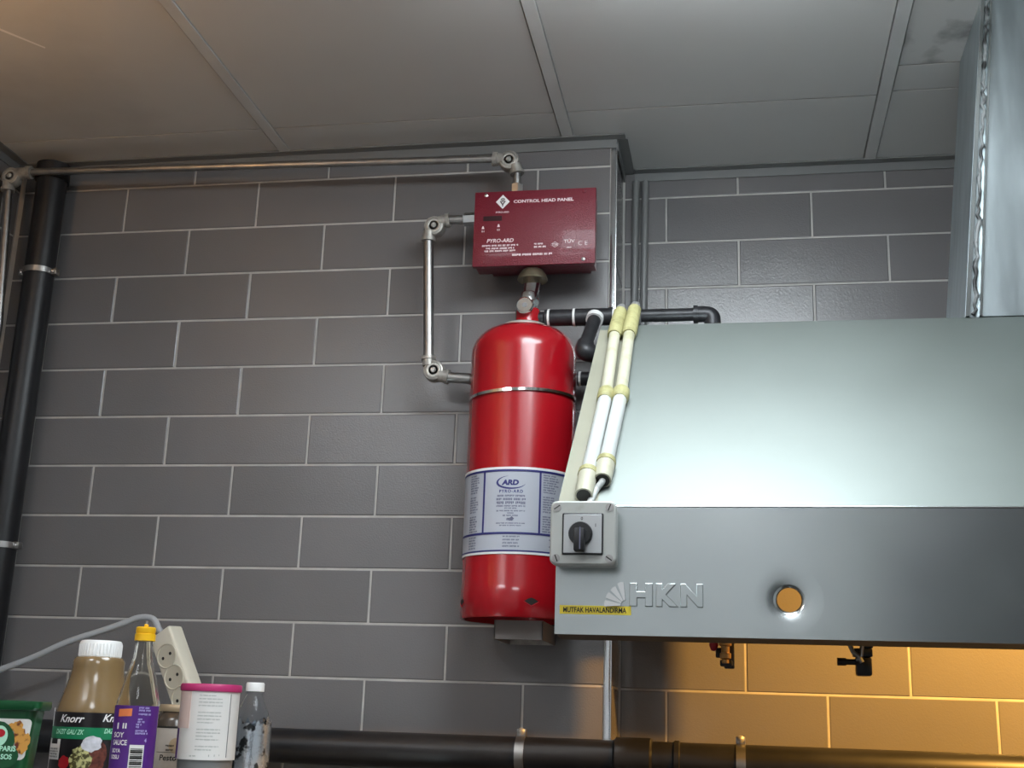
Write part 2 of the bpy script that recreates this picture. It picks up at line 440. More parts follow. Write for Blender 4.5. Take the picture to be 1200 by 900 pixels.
# lip with a real round hole, pressed in around it
def lip_panel():
    b = B(); bm = b.bm
    hc = at(925, 703, YL); n = 40
    out = [(HX0, ZB), (HX1, ZB), (HX1, ZLIP), (HX0, ZLIP)]
    ov = [bm.verts.new((x, YL, z)) for x, z in out]
    rings = []
    for r, dy in ((.040, 0), (.028, .0003), (.019, .0010), (.0142, .0022)):
        rings.append([bm.verts.new((hc.x+r*math.cos(2*PI*i/n), YL+dy, hc.z+r*math.sin(2*PI*i/n))) for i in range(n)])
    es = [bm.edges.new((ov[i], ov[(i+1) % 4])) for i in range(4)]+[bm.edges.new((rings[0][i], rings[0][(i+1) % n])) for i in range(n)]
    bmesh.ops.triangle_fill(bm, use_beauty=True, edges=es)
    for f in list(bm.faces):
        c = f.calc_center_median()
        if (c.x-hc.x)**2+(c.z-hc.z)**2 < .037**2: bm.faces.remove(f)
    for a, c in zip(rings, rings[1:]):
        for i in range(n): bm.faces.new((a[i], a[(i+1) % n], c[(i+1) % n], c[i]))
    return b, hc
b, HOLE = lip_panel()
lip = b.build('front_lip', 'steel', hood)
for p_ in lip.data.polygons:
    if abs(p_.normal.y) > .9999: p_.use_smooth = False
sd = lip.modifiers.new('thickness', 'SOLIDIFY'); sd.thickness = .0015; sd.offset = -1
B().prism_x([(YL+.0016, ZB), (YL+.0016, ZB+.0015), (YL+.045, ZB-.002), (YL+.045, ZB+.02), (YL+.047, ZB+.02), (YL+.047, ZB-.0035)], HX0+.002, HX1-.002).build('grease_gutter', 'filter', hood)
dy, dz = YT-YL, ZT-ZLIP; ln = math.hypot(dy, dz); ny, nz = -dz/ln, dy/ln
B().cyl((HX0, YL+.0006, ZLIP), (HX1, YL+.0006, ZLIP), .0015, seg=12).build('folded_edge', 'trim', hood)
HXT = HX0+.0095
def skewx(b):                                  # the left edge leans in a little towards the top
    for v in b.bm.verts:
        if v.co.x < HX0+.05: v.co.x += (HXT-HX0)*max(0, min(1, (v.co.y-YL)/(YT-YL)))
    return b
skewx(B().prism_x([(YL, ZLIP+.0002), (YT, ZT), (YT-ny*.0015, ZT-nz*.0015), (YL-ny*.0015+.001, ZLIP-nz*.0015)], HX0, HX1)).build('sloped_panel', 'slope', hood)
B().prism_x([(YT+.0005, ZT), (YR-.003, ZT), (YR-.003, ZT-.0015), (YT+.0005, ZT-.0015)], HXT, HX1).build('top_panel', 'steel', hood)
for x in (HX0+.0003, HX1-.0018):
    skewx(B().prism_x([(YL+.0018, ZB), (YL+.0018, ZLIP-.002), (YT, ZT-.003), (YR-.003, ZT-.003), (YR-.003, ZB+.069), (YL+.002, ZB)], x, x+.0015)).build('end_panel', 'filter', hood)
# old film strip down the left edge of the slope
def on_slope(px, py, off=0):
    d = _f + CR*(px-600)/FPX - CU*(py-450)/FPX
    n = Vector((0, ny, nz)); p0 = Vector((0, YL, ZLIP))+n*off
    return CAM+d*((p0-CAM).dot(n)/d.dot(n))
pp = [on_slope(*q, .0004) for q in ((640, 590), (700, 591), (722, 480), (737, 385), (690, 388))]
pp = [Vector((max(p.x, HX0+.0006+(HXT-HX0)*(p.y-YL)/(YT-YL)), p.y, p.z)) for p in pp]
nn = Vector((0, ny, nz))
b = B(); k = len(pp)
b.quads([p for p in pp]+[p+nn*.0006 for p in pp], [tuple(range(k)), tuple(range(2*k-1, k-1, -1))]+[(i, (i+1) % k, (i+1) % k+k, i+k) for i in range(k)])
b.build('surface_film', 'film', hood, label='dull beige film left on the slope')
# embossed letters and fan badge
V, F = None, None
B().prism([(HX0+.01, 1.75), (1.355, 1.75), (1.357, 1.838), (1.60, 1.838), (1.60, ZT-.004), (HX0+.01, ZT-.004)], -.151, -.149).build('light_block', 'filter', hood)  # unseen plate added to shade the recess wall's left end and stop stray light
h0, h1 = at(742, 683, YL), at(823, 711, YL)
x = h0.x; zc = (h0.z+h1.z)/2-.0005
for ch, px0, px1, py in (('H', 738, 765, 697), ('K', 769, 795, 697.5), ('N', 797.5, 824, 698)):
    p0, p1 = at(px0, py, YL), at(px1, py, YL)
    V, F = text_geo(ch, p1.x-p0.x, .0275, bold=.045, extrude=.05, bevel=.02)
    zs = max(v[2] for v in V)
    b = B(); mp = flat_map(((p0.x+p1.x)/2, p0.z), YL)
    b.quads([mp((v[0], v[1], (v[2]/zs*.5+.5)*.005-.0003)) for v in V], F); b.build('raised_letter', 'steel', hood, 25)
pv = at(733.5, 709.5, YL)
for i, a in enumerate((176, 152, 128, 104)):
    a = math.radians(a); L = .025+.002*(i == 3); d = Vector((math.cos(a), math.sin(a))); e = Vector((-d.y, d.x))
    q = [d*.006-e*.001, d*L-e*.0038, d*(L+.001)+e*.0, d*L+e*.0038, d*.006+e*.001]
    B().prism([(pv.x+v.x, pv.z+v.y) for v in q], YL-.0045, YL+.0002).build('badge_ray', 'chrome', hood)
# yellow name tape
p0, p1 = at(656, 709, YL), at(739.5, 721, YL)
t = thing('name_tape', 'narrow yellow name tape with black capitals on the hood lip', 'label', ((p0.x+p1.x)/2, YL, (p0.z+p1.z)/2))
B().prism([(p0.x, p0.z), (p1.x, p0.z-.0003), (p1.x, p1.z), (p0.x, p1.z+.0003)], YL-.0006, YL-.0001).build('tape', 'yellow', t)
b = B(); sheet(b, text_geo('MUTFAK HAVALANDIRMA', .0765, .0063, bold=.025), flat_map(((p0.x+p1.x)/2-.0006, (p0.z+p1.z)/2), YL-.0006), .0002).build('lettering', 'ink', t, 0)

# ------------------------------------------------------------------ rotary switch on the lip
BY = -.845
sx0, sx1, sz0, sz1 = 1.0805, 1.1595, 1.7777, 1.8543
cx, cz = (sx0+sx1)/2, (sz0+sz1)/2
sw = thing('rotary_switch', 'square grey rotary switch box with black knob at the hood lip', 'switch', (cx, YL, cz))
def rrect(x0, x1, z0, z1, r, n=6):
    P = []
    for (X, Z, a) in ((x1-r, z0+r, -90), (x1-r, z1-r, 0), (x0+r, z1-r, 90), (x0+r, z0+r, 180)):
        for i in range(n+1):
            t_ = math.radians(a+90*i/n); P.append((X+r*math.cos(t_), Z+r*math.sin(t_)))
    return P
def rbox(x0, x1, z0, z1, y0, y1, r, ch=.001):
    b = B(); A = rrect(x0, x1, z0, z1, r); I = rrect(x0+ch, x1-ch, z0+ch, z1-ch, max(r-ch, .0004))
    b.rings([[(x, y1, z) for x, z in A], [(x, y0+ch, z) for x, z in A], [(x, y0, z) for x, z in I]])
    return b
rbox(sx0+.002, sx1-.002, sz0+.002, sz1-.002, BY+.013, YL-.0005, .006).build('switch_box', 'boxgrey', sw)
rbox(sx0, sx1, sz0, sz1, BY, BY+.0128, .008, .002).build('box_lid', 'boxgrey', sw)
for a in (-1, 1):
    for c in (-1, 1):
        x, z = cx+a*.0315, cz+c*.0305
        s_ = B().cyl((x, BY+.001, z), (x, BY-.0008, z), .0048, seg=20).build('lid_screw', 'galv', sw)
        an_ = .3*a+.9*c
        d = Vector((math.cos(an_), 0, math.sin(an_)))
        e = Vector((-d.z, 0, d.x))
        b = B(); b.quads([Vector((x, BY-.0009, z))+d*u*.0042+e*v_*.0007 for u, v_ in ((-1, -1), (1, -1), (1, 1), (-1, 1))], [(0, 1, 2, 3)]).__class__
        b.build('screw_slot', 'ink', s_, 0)
rbox(cx-.0245, cx+.0245, cz-.0262, cz+.0232, BY-.0022, BY+.0004, .0015, .0005).build('switch_frame', 'blackpl', sw)
rbox(cx-.0228, cx+.0228, cz-.0245, cz+.0215, BY-.0030, BY-.0018, .001, .0003).build('face_plate', 'plate', sw)
kn = B().lathe((cx-.002, BY-.0032, cz-.002), [(.0001, 0), (.0142, 0), (.0142, .006), (.0130, .0085), (.0001, .0085)], 32, 'y').build('knob', 'blackpl', sw)
B().box((cx-.002-.0065, BY-.0205, cz-.0245), (cx-.002+.0065, BY-.0095, cz+.003), .002).build('knob_lever', 'blackpl', kn)
B().box((cx-.002+.0005, BY-.0209, cz-.022), (cx-.002+.0017, BY-.0203, cz+.004)).build('knob_pointer', 'greyprint', kn)
for ch, u, v in (('0', -.001, .0165), ('1', .0155, .0085)):
    sheet(B(), text_geo(ch, None, .004, bold=.02), flat_map((cx+u, cz+v), BY-.0030)) .build('lettering', 'ink', sw, 0)

# ------------------------------------------------------------------ conduits running down the slope and up the recess
def on_s(px, py, r): return on_slope(px, py, r+.0008)
group = 'conduits up the recess corner'
def slope_conduit(label, pts, recess_x, endr):
    P = [on_s(*q, .009) for q in pts]
    t = thing('cable_conduit', label, 'conduit', P[-1], 'cable conduits on the hood slope')
    dirn = (P[0]-P[1]).normalized()
    top = P[0]
    B().tube([P[1], P[2]], .0088).build('pipe_section', 'pvcold', t)
    B().tube([P[2], P[3]], .0098).build('pipe_section', 'pvc', t, label='clean white section')
    b = B(); b.tube([P[3]+(P[2]-P[3]).normalized()*.004, P[3], P[4]], [.0125, .0125, .0112], 18, True)
    b.build('pipe_sleeve', 'pvcold', t)
    b = B(); d = (P[4]-P[3]).normalized(); b.cyl(P[4]-d*.001, P[4]+d*.0006, .0092, seg=18).build('open_end', 'ink', t)
    # greasy couplings
    d2 = (P[3]-P[2]).normalized()
    b = B().tube([P[2]-d2*.012, P[2]-d2*.010, P[2]+d2*.010, P[2]+d2*.014], [.0105, .0122, .0122, .0105], 16); b.build('coupling', 'grease', t)
    b = B().tube([P[3]-d2*.006, P[3]+d2*.004], [.0128, .0131], 16); b.build('coupling', 'grease', t)
    b = B().tube([P[1]+dirn*-.008, P[1], P[0]], [.0105, .0118, .0108], 16); b.build('coupling', 'grease', t, label='greenish greasy coupling at the top edge')
    # over the flat top to the recess, then up to the ceiling
    path = fillet([P[0]-dirn*.004, P[0]+dirn*.02, Vector((recess_x, .05, ZT+.05)), Vector((recess_x, YR-.011, ZT+.1)), Vector((recess_x+.004, YR-.011, ZC-.026))], .03)
    B().tube(path, .0078, 12).build('rising_conduit', 'conduit', t)
    return t, P
GRP = None
ta, PA = slope_conduit('left one of two white cable conduits clipped down the hood slope', [(727, 366), (720.5, 391), (710, 464), (689, 556), (684, 581)], 1.0935, 0)
tb, PB = slope_conduit('right one of two white cable conduits on the hood slope, cable leaving its end', [(743.5, 363), (737.5, 390), (727.5, 463), (710, 543), (706, 563)], 1.1135, 0)
d = (PB[4]-PB[3]).normalized()
c1 = on_s(699, 573, .004); c2 = on_s(694, 583, .003)
B().tube(fillet([PB[4]-d*.004, PB[4]+d*.003, c1, c2, Vector((c2.x-.002, c2.y-.012, c2.z-.010))], .006), .0042, 10).build('cable', 'pvc', tb, label='white cable bending out to the switch box')

# ------------------------------------------------------------------ exhaust duct
duct = thing('exhaust_duct', 'tall galvanised exhaust duct rising from the hood to the ceiling', 'duct', (1.95, -.33, ZT))
xb, xt = 1.646, 1.7035; DY0, DY1 = YT+.001, -.229; zt0, zt1 = ZT+.0006, ZC-.0005
def xl(z): return xb+(xt-xb)*(z-zt0)/(zt1-zt0)
b = B(); b.quads([(xb, DY0, zt0), (2.3, DY0, zt0), (2.3, DY1, zt0), (xb, DY1, zt0), (xt, DY0, zt1), (2.25, DY0, zt1), (2.25, DY1, zt1), (xt, DY1, zt1)],
    [(0, 3, 2, 1), (4, 5, 6, 7), (0, 1, 5, 4), (1, 2, 6, 5), (2, 3, 7, 6), (3, 0, 4, 7)])
b.build('duct_body', 'duct', duct)
B().prism([(xl(zt0)+.0002, zt0), (xl(zt0)+.006, zt0), (xl(zt1)+.005, zt1), (xl(zt1)+.0002, zt1)], DY0-.006, DY0-.0002).build('seam_flange', 'steel', duct)
B().prism([(xl(zt0)+.02, zt0), (2.3, zt0), (2.25, zt1), (xl(zt1)+.013, zt1)], DY0-.003, DY0-.0002).build('front_panel', 'duct', duct)
B().prism([(xl(zt0)+.020, zt0), (xl(zt0)+.0235, zt0), (xl(zt1)+.0165, zt1), (xl(zt1)+.013, zt1)], DY0-.0075, DY0-.0031).build('folded_edge', 'steel', duct)
pts, rr = [], []
for i in range(70):
    z = zt0+.003+(zt1-zt0-.008)*i/69
    pts.append((xl(z)+.0095+random.uniform(-.0022, .0022)+.004*(1-i/69), DY0-.002+random.uniform(-.001, .001), z)); rr.append(random.uniform(.0018, .0042))
B().tube(pts, rr, 8).build('sealant_bead', 'sealant', duct)

# ------------------------------------------------------------------ things under the hood
FP = -.45
sup = thing('suppression_pipe', 'dark pipe run inside the hood behind the front lip', 'pipe', (1.7, FP, 1.85))
B().cyl((1.12, FP, 1.85), (2.3, FP, 1.85), .011).build('pipe_run', 'blackiron', sup)
for x in (1.2, 2.2): B().cyl((x, FP, 1.86), (x, FP, 2.185), .004, seg=8).build('hanger_rod', 'galv', sup)
n0 = at(850, 765, FP)
br = thing('brass_nozzle', 'small brass nozzle with a red body hanging under the hood lip', 'nozzle', (n0.x, FP, n0.z))
B().lathe((n0.x, FP, 0), [(.0001, 1.8385), (.0065, 1.8385), (.0065, 1.725), (.009, 1.724), (.009, 1.712), (.0062, 1.711), (.0062, 1.702), (.0082, 1.701), (.0082, 1.694), (.005, 1.692), (.005, 1.687), (.0001, 1.687)], 14).build('nozzle_body', 'brass', br)
B().lathe((n0.x-.0165, FP+.006, 0), [(.0001, 1.74), (.006, 1.738), (.0065, 1.712), (.004, 1.705), (.0001, 1.704)], 14).build('red_cap', 'redp', br)
b = B().box((n0.x-.014, FP+.003, 1.695), (n0.x-.004, FP+.016, 1.709), .002).box((n0.x-.008, FP+.004, 1.683), (n0.x+.010, FP+.019, 1.692), .002).box((n0.x-.002, FP+.010, 1.68), (n0.x+.013, FP+.02, 1.73), .002); b.build('nozzle_bracket', 'blackiron', br)
n1 = at(1010, 776, FP)
bk = thing('gas_valve', 'small black valve with a side stub hanging under the hood lip', 'valve', (n1.x, FP, n1.z))
B().box((n1.x-.0085, FP-.012, 1.674), (n1.x+.013, FP+.012, 1.700), .003).box((n1.x-.012, FP-.011, 1.7002), (n1.x+.0145, FP+.011, 1.712), .002).box((n1.x-.001, FP-.010, 1.7122), (n1.x+.0155, FP+.010, 1.8385), .002).build('valve_body', 'blackpl', bk)
B().lathe((n1.x-.006, FP-.002, 1.693), [(.0001, -.028), (.0055, -.028), (.0055, -.016), (.0042, -.016), (.0042, 0.002), (.0001, .002)], 14, 'x').build('side_stub', 'blackpl', bk)
b = B().tube([(n1.x-.016, FP-.008, 1.716), (n1.x-.012, FP-.010, 1.706), (n1.x-.005, FP-.013, 1.700), (n1.x-.001, FP-.0135, 1.692)], .0034, 8).tube([(n1.x-.009, FP-.012, 1.695), (n1.x-.002, FP-.0135, 1.702), (n1.x, FP-.012, 1.716)], .003, 8)
b.build('steel_clip', 'galv', bk)
hk = at(690, 745, -.45)
# lamp inside the hood: housing + spot
lx, ly, lz = 1.93, -.4, 2.05
lampt = thing('hood_lamp', 'warm lamp fixed inside the hood behind its lip', 'lamp', (lx, ly, lz))
B().lathe((lx, ly, 0), [(.0001, 2.165), (.05, 2.165), (.05, 2.085), (.045, 2.083), (.045, 2.155), (.0001, 2.157)], 24).build('lamp_housing', 'housing', lampt)
ld = bpy.data.lights.new('hood_light', 'SPOT'); ld.energy = WARM_HOOD; ld.color = (1, .5, .1); ld.spot_size = math.radians(125); ld.spot_blend = .4; ld.shadow_soft_size = .014
lo = bpy.data.objects.new('hood_light', ld); COL.objects.link(lo); lo.location = (lx, ly, lz)
lo.rotation_euler = (Vector((1.62, YR, 1.60))-Vector((lx, ly, lz))).to_track_quat('-Z', 'Y').to_euler()

# ------------------------------------------------------------------ control panel
PY0, PY1 = -.11, -.056
a, c = at(555.8, 226, PY0), at(696.5, 308.5, PY0)
px0, px1, pz0, pz1 = .8035, 1.0425, 2.4405, 2.5965
pan = thing('control_panel', 'dark red metal control panel box with white lettering, mounted above the cylinder', 'control panel', ((px0+px1)/2, 0, pz0))
B().box((px0+.0035, PY0+.003, pz0+.0035), (px1-.0035, PY1, pz1-.0035), .001).box((px0+.02, PY1-.001, pz0+.02), (px1-.02, -.0005, pz1-.02), .001).build('panel_case', 'panelred', pan)
B().box((px0, PY0, pz0), (px1, PY0+.0125, pz1), .0014, 2).build('front_cover', 'panelred', pan)
PW, PH = px1-px0, pz1-pz0
def pu(u, v): return (px0+PW*u, pz1-PH*v)
for u, v, mt in ((.095, .05, 'chrome'), (.9, .045, 'panelred'), (.905, .945, 'galv'), (.085, .945, 'panelred')):
    q = pu(u, v); B().lathe((q[0], PY0, q[1]), [(.0001, -.0005), (.0042, -.0005), (.0038, .001), (.002, .0018), (.0001, .002)], 14, 'y').build('cover_screw', mt, pan)
q = pu(.235, .145); b = B(); D = .0148
rr_ = [(q[0], q[1]-D), (q[0]+D*.93, q[1]), (q[0], q[1]+D), (q[0]-D*.93, q[1])]
emb = b.prism(rr_, PY0-.0004, PY0+.0002).build('emblem', 'white', pan, 0)
b = B()
for u0, v0, u1, v1, wd in ((-.005, .0015, 0, -.0062, .0022), (.005, .0015, 0, -.0062, .0022), (-.0042, .004, -.0005, .0075, .0018), (.0042, .004, .0005, .0075, .0018), (0, -.0065, 0, -.0100, .002)):
    d = Vector((u1-u0, v1-v0)).normalized(); e = Vector((-d.y, d.x))*wd/2
    b.quads([(q[0]+s_.x, PY0-.0008, q[1]+s_.y) for s_ in (Vector((u0, v0))-e, Vector((u1, v1))-e, Vector((u1, v1))+e, Vector((u0, v0))+e)], [(0, 1, 2, 3)])
sheet(b, text_geo('o', .0058, .0058, bold=.04), flat_map((q[0], q[1]+.002), PY0-.0004))
b.build('emblem_mark', 'slotk', emb, 0)
b = B(); P_ = lambda u, v: flat_map(pu(u, v), PY0)
sheet(b, text_geo('CONTROL HEAD PANEL', .118, .0066, bold=.03), P_(.572, .148))
b.build('lettering', 'pink', pan, 0); b = B()
sheet(b, text_geo('PYRO-ARD', .026, .0036, bold=.03), P_(.235, .285))
b.build('lettering', 'pink', pan, 0); b = B()
sheet(b, text_geo('PYRO-ARD', .053, .0078, bold=.02, shear=.2), P_(.225, .665))
b.build('lettering', 'pink', pan, 0); b = B()
for i, (wd, v) in enumerate(((.073, .73), (.058, .768), (.063, .802))): sheet(b, micro_geo(wd, .0036, 20+i), P_(.225, v))
b.build('small_print', 'pink', pan, 0); b = B()
sheet(b, micro_geo(.018, .0032, 31, 'l'), P_(.505, .725)); sheet(b, micro_geo(.025, .0036, 32, 'l'), P_(.505, .765))
b.build('lettering', 'pink', pan, 0); b = B()
sheet(b, micro_geo(.08, .0042, 33), P_(.49, .86))
b.build('lettering', 'pink', pan, 0); b = B()
sheet(b, text_geo('TSE', .013, .0042, bold=.02), P_(.675, .742))
sheet(b, text_geo('TÜV', .021, .0085, bold=.01), P_(.79, .70)); sheet(b, micro_geo(.011, .0022, 34), P_(.79, .785))
b.build('lettering', 'pink', pan, 0); b = B()
sheet(b, text_geo('C E', .018, .0088, bold=-.005), P_(.9, .735))
b.build('lettering', 'pink', pan, 0); b = B()
b = B() if len(b.bm.verts) == 0 else b
for u, v, tv, tx, wd in ((.078, .485, .535, '01', .0055), (.207, .465, .52, '02', .0060)):
    b = B(); sheet(b, text_geo(tx, wd, .0036, bold=.02), P_(u, tv)); b.build('lettering', 'pink', pan, 0)
    z = pu(u, v); b = B(); b.quads([(z[0]-.0028, PY0-.0004, z[1]-.0028), (z[0]+.0028, PY0-.0004, z[1]-.0028), (z[0]+.001, PY0-.0004, z[1]+.0032), (z[0]-.001, PY0-.0004, z[1]+.0032)], [(0, 1, 2, 3)]); b.build('arrow_mark', 'pink', pan, 0)
z = pu(.675, .742); b = B()
for sg in (-1, 1): b.quads([(z[0]-.0095, PY0-.0004, z[1]), (z[0], PY0-.0004, z[1]+sg*.0058), (z[0]+.0095, PY0-.0004, z[1]), (z[0], PY0-.0004, z[1]+sg*.0047)], [(0, 1, 2, 3)])
b.build('mark_outline', 'pink', pan, 0)
z = pu(.155, .365); B().box((z[0]-.0185, PY0-.0006, z[1]-.005), (z[0]+.0185, PY0+.001, z[1]+.005)).build('indicator_slot', 'slotk', pan)

# ------------------------------------------------------------------ galvanised pipe with corner pulleys
GY = -.085
def pulley(c, parent, sockets):
    p = B().lathe((c.x, GY+.013, c.z), [(.0001, 0), (.0185, 0), (.0205, .003), (.0205, .019), (.019, .0225), (.0155, .0235), (.0145, .0215), (.0001, .0215)], 32, 'y').build('corner_pulley', 'castm', parent)
    B().lathe((c.x, GY-.0085, c.z), [(.0145, .0), (.0145, .0018), (.0112, .0026), (.0095, .0018), (.0095, 0.0)], 28, 'y').build('pulley_cover', 'capring', p)
    B().lathe((c.x, GY-.0088, c.z), [(.0001, 0), (.0055, 0), (.0055, .0032), (.0035, .0052), (.0001, .0054)], 12, 'y').build('cover_screw', 'capring', p)
    for s0, s1 in sockets: B().tube([s0, s0+(s1-s0)*.62, s0+(s1-s0)*.66, s1], [.0125, .0125, .0145, .0145], 18).build('pipe_socket', 'castm', parent)
def V3(px, py): return at(px, py, GY)
lp, rp, dn = V3(14, 208), V3(597, 189), V3(606, 224)
top = thing('galvanised_conduit', 'long thin galvanised pipe under the ceiling ending in the top of the red panel', 'pipe', (rp.x, GY, rp.z))
a0, a1 = V3(30, 202), V3(583, 186)
B().tube([a0, a1], .0078, 16).build('pipe_run', 'galv', top)
pulley(rp, top, [(V3(592, 187), V3(578, 186.4)), (V3(604, 194), V3(606, 204))])
pulley(lp, top, [(V3(20, 203.5), V3(37, 202)), (V3(10, 214), V3(9, 224))])
B().tube([V3(606, 200), Vector((V3(606, 222).x, GY, pz1-.0034))], .0078, 16).build('pipe_drop', 'galv', top)
zz = V3(606, 217); B().tube([zz, Vector((zz.x, GY, pz1-.0032))], [.0125, .0125], 6).build('lock_nut', 'chrome', top)
le = V3(10, 222); B().tube([le, Vector((le.x+.024, GY, 2.36)), Vector((le.x+.027, GY, 1.3))], .0085, 14).build('pipe_drop', 'galv', top)

lpn = thing('galvanised_conduit', 'bent galvanised pipe with two round corner pulleys left of the red cylinder', 'pipe', (V3(509, 266).x, GY, V3(509, 266).z))
u1, u2 = V3(509.5, 266), V3(509, 435)
z1 = V3(552, 257)
B().tube([V3(522, 258), Vector((px0+.0034, GY, z1.z))], .0092, 16).build('pipe_run', 'galv', lpn)
B().tube([V3(544, 257.5), Vector((px0-.003, GY, z1.z))], [.0135, .0135], 6).build('lock_nut', 'chrome', lpn)
B().tube([V3(502, 276), V3(502.5, 425)], .0105, 16).build('pipe_run', 'galv', lpn)
B().tube([V3(520, 442), Vector((.80, GY, V3(553, 443.5).z)), Vector((.83, -.03+.0, V3(553, 443.5).z))], .0105, 16).build('pipe_run', 'galv', lpn)
pulley(u1, lpn, [(V3(515, 260.5), V3(527, 258)), (V3(503, 272), V3(502, 283))])
pulley(u2, lpn, [(V3(502.5, 429), V3(502.3, 418)), (V3(515, 440), V3(526, 442))])
# stub reappearing right of the cylinder
sb = thing('pipe_stub', 'short black pipe between the cylinder and the hood, below the elbow', 'pipe', (1.03, -.045, 2.232))
sz = at(683, 444, -.045).z
B().cyl((1.005, -.045, sz), (1.0805, -.045, sz), .0135).build('pipe_run', 'blackiron', sb)
B().cyl((1.008, -.045, sz), (1.012, -.045, sz), .0145).build('pipe_ring', 'ptfe', sb)
B().box((1.035, -.046, sz-.012), (1.055, -.0005, sz+.012), .002).build('wall_clip', 'galv', sb)

# ------------------------------------------------------------------ red cylinder
TX, TY, TR = .9125, -.117, .0985
ZB0, ZS, ZN = 1.766, 2.2505, 2.308
cyl = thing('gas_cylinder', 'tall red pressure cylinder with a silver and blue printed label', 'cylinder', (TX, TY, ZB0))
prof = [(.0001, ZB0+.01), (TR-.006, ZB0+.01), (TR-.004, ZB0+.0008), (TR-.001, ZB0), (TR+.0008, ZB0+.002), (TR+.0008, 1.8205), (TR, 1.8225)]
for i in range(15):
    t_ = PI/2*i/14; prof.append((.030+(TR-.030)*math.cos(t_)**.85 if i < 14 else .030, ZS+(ZN-ZS)*math.sin(t_)))
prof += [(.030, ZN+.001), (.0001, ZN+.001)]
body = B().lathe((TX, TY, 0), prof, 64).build('cylinder_body', 'red', cyl, 50)
B().lathe((TX, TY, 0), [(.0001, ZN-.0005), (.043, ZN-.0035), (.044, ZN+.004), (.041, ZN+.0065), (.0001, ZN+.0065)], 40).build('collar_ring', 'capring', cyl)
B().lathe((TX+.005, TY, 0), [(.0001, ZN+.002), (.0235, ZN+.002), (.0235, ZN+.036), (.0215, ZN+.039), (.0001, ZN+.039)], 32).build('neck', 'red', cyl)
for ang in (25, -63, 118):
    a_ = math.radians(ang); mp = cyl_map((TX, TY), TR+.001, a_, 1.793)
    b = B(); b.quads([mp((u, v, .0004)) for u, v in ((-.0135, 0), (-.006, -.0045), (0, -.0075), (.006, -.0045), (.0135, 0), (.006, .0045), (0, .0065), (-.006, .0045))], [(0, 1, 2, 3, 4, 5, 6, 7)])
    b.build('skirt_hole', 'ink', cyl, 0)
    b = B()
    for (ua, va), (ub, vb) in (((-.0135, 0), (0, -.0075)), ((0, -.0075), (.0135, 0))):
        b.tube([mp((ua, va, .0005)), mp(((ua+ub)/2, (va+vb)/2, .0005)), mp((ub, vb, .0005))], .0007, 6)
    b.build('hole_edge', 'redp', cyl)
# label
A0, A1 = math.radians(-88), math.radians(100)
zt_, zb_ = 2.0235, 1.8735; R0 = TR+.0003
lab = B().patch((TX, TY), R0, A0, A1, zb_, zt_).build('printed_label', 'labelw', cyl)
B().patch((TX, TY), R0+.0007, A0, A1, zt_-.003, zt_+.0012).build('label_border', 'white', lab)
B().patch((TX, TY), R0+.0007, A0, A1, zb_-.001, zb_+.0028).build('label_border', 'white', lab)
b = B(); r2 = R0+.0008
dg = math.radians
AL, AR = dg(-28.5), dg(31)
zs = 1.9085
b.patch((TX, TY), r2, A0, A1, zt_-.0068, zt_-.0032).patch((TX, TY), r2, A0, A1, zb_+.003, zb_+.0058).patch((TX, TY), r2, A0, A1, zs-.0018, zs+.0018)
for x in (AL, AR): b.patch((TX, TY), r2, x-dg(1), x+dg(1), zs, zt_-.004)
b.build('label_rule', 'navy', lab)
AC = (AL+AR)/2; rp_ = R0+.0005
CM = lambda a, z: cyl_map((TX, TY), rp_, a, z)
b = B()
sheet(b, text_geo('ARD', .031, .0098, bold=.06, shear=.15), CM(AC-.02, 1.997)); b.build('lettering', 'navy', lab, 0); b = B()
n = 40                                        # swoosh round the name
V = []
for i in range(n+1):
    t_ = dg(100+250*i/n); k = math.sin(PI*i/n)
    V += [(.0262*math.cos(t_), .0118*math.sin(t_), 0), ((.0262-.0042*k-.0003)*math.cos(t_), (.0118-.003*k-.0002)*math.sin(t_), 0)]
sheet(b, (V, [(2*i, 2*i+1, 2*i+3, 2*i+2) for i in range(n)]), CM(AC-.01, 1.997))
b.build('label_logo', 'navy', lab, 0); b = B()
sheet(b, text_geo('PYRO-ARD', .042, .0056, bold=.03, space=1.3), CM(AC, 1.9815))
b.build('lettering', 'navy', lab, 0)
b = B(); sd_ = 50
for z, wd, h in ((1.9735, .054, .0034), (1.9675, .054, .0040), (1.9612, .054, .0048), (1.9555, .053, .0028), (1.9515, .024, .0024), (1.9470, .052, .0024), (1.9430, .012, .0022), (1.9388, .028, .0026), (1.9255, .052, .002), (1.9215, .04, .002)):
    sheet(b, micro_geo(wd, h, sd_), CM(AC, z)); sd_ += 1
sheet(b, text_geo('TSE', .0085, .0042, bold=.02), CM(AC-.016, 1.932)); sheet(b, text_geo('TÜV', .010, .005, bold=.02), CM(AC-.004, 1.933))
sheet(b, text_geo('CE', .009, .0048, space=1.4), CM(AC+.013, 1.932)); sheet(b, micro_geo(.009, .003, 77), CM(AC-.028, 1.932))
q = CM(AC+.0275, 1.9335); sheet(b, ([(-.0042, 0, 0), (0, -.0042, 0), (.0042, 0, 0), (0, .0042, 0)], [(0, 1, 2, 3)]), q)
for i in range(24):
    z = 2.0125-i*.0043
    if i in (8, 16): continue
    sheet(b, micro_geo(.026*random.uniform(.7, 1), .0026, 100+i, 'l'), CM(AL-.0335/TR-.04, z)); sheet(b, micro_geo(.034*random.uniform(.7, 1), .0026, 140+i, 'l'), CM(AR+.06, z))
for i in range(5): sheet(b, micro_geo(.022, .0026, 180+i, 'l'), CM(AL-.0335/TR-.04, 1.9025-i*.0046))
for i in range(4): sheet(b, micro_geo(.030, .0026, 190+i, 'l'), CM(AC-.012/TR, 1.9025-i*.0056))
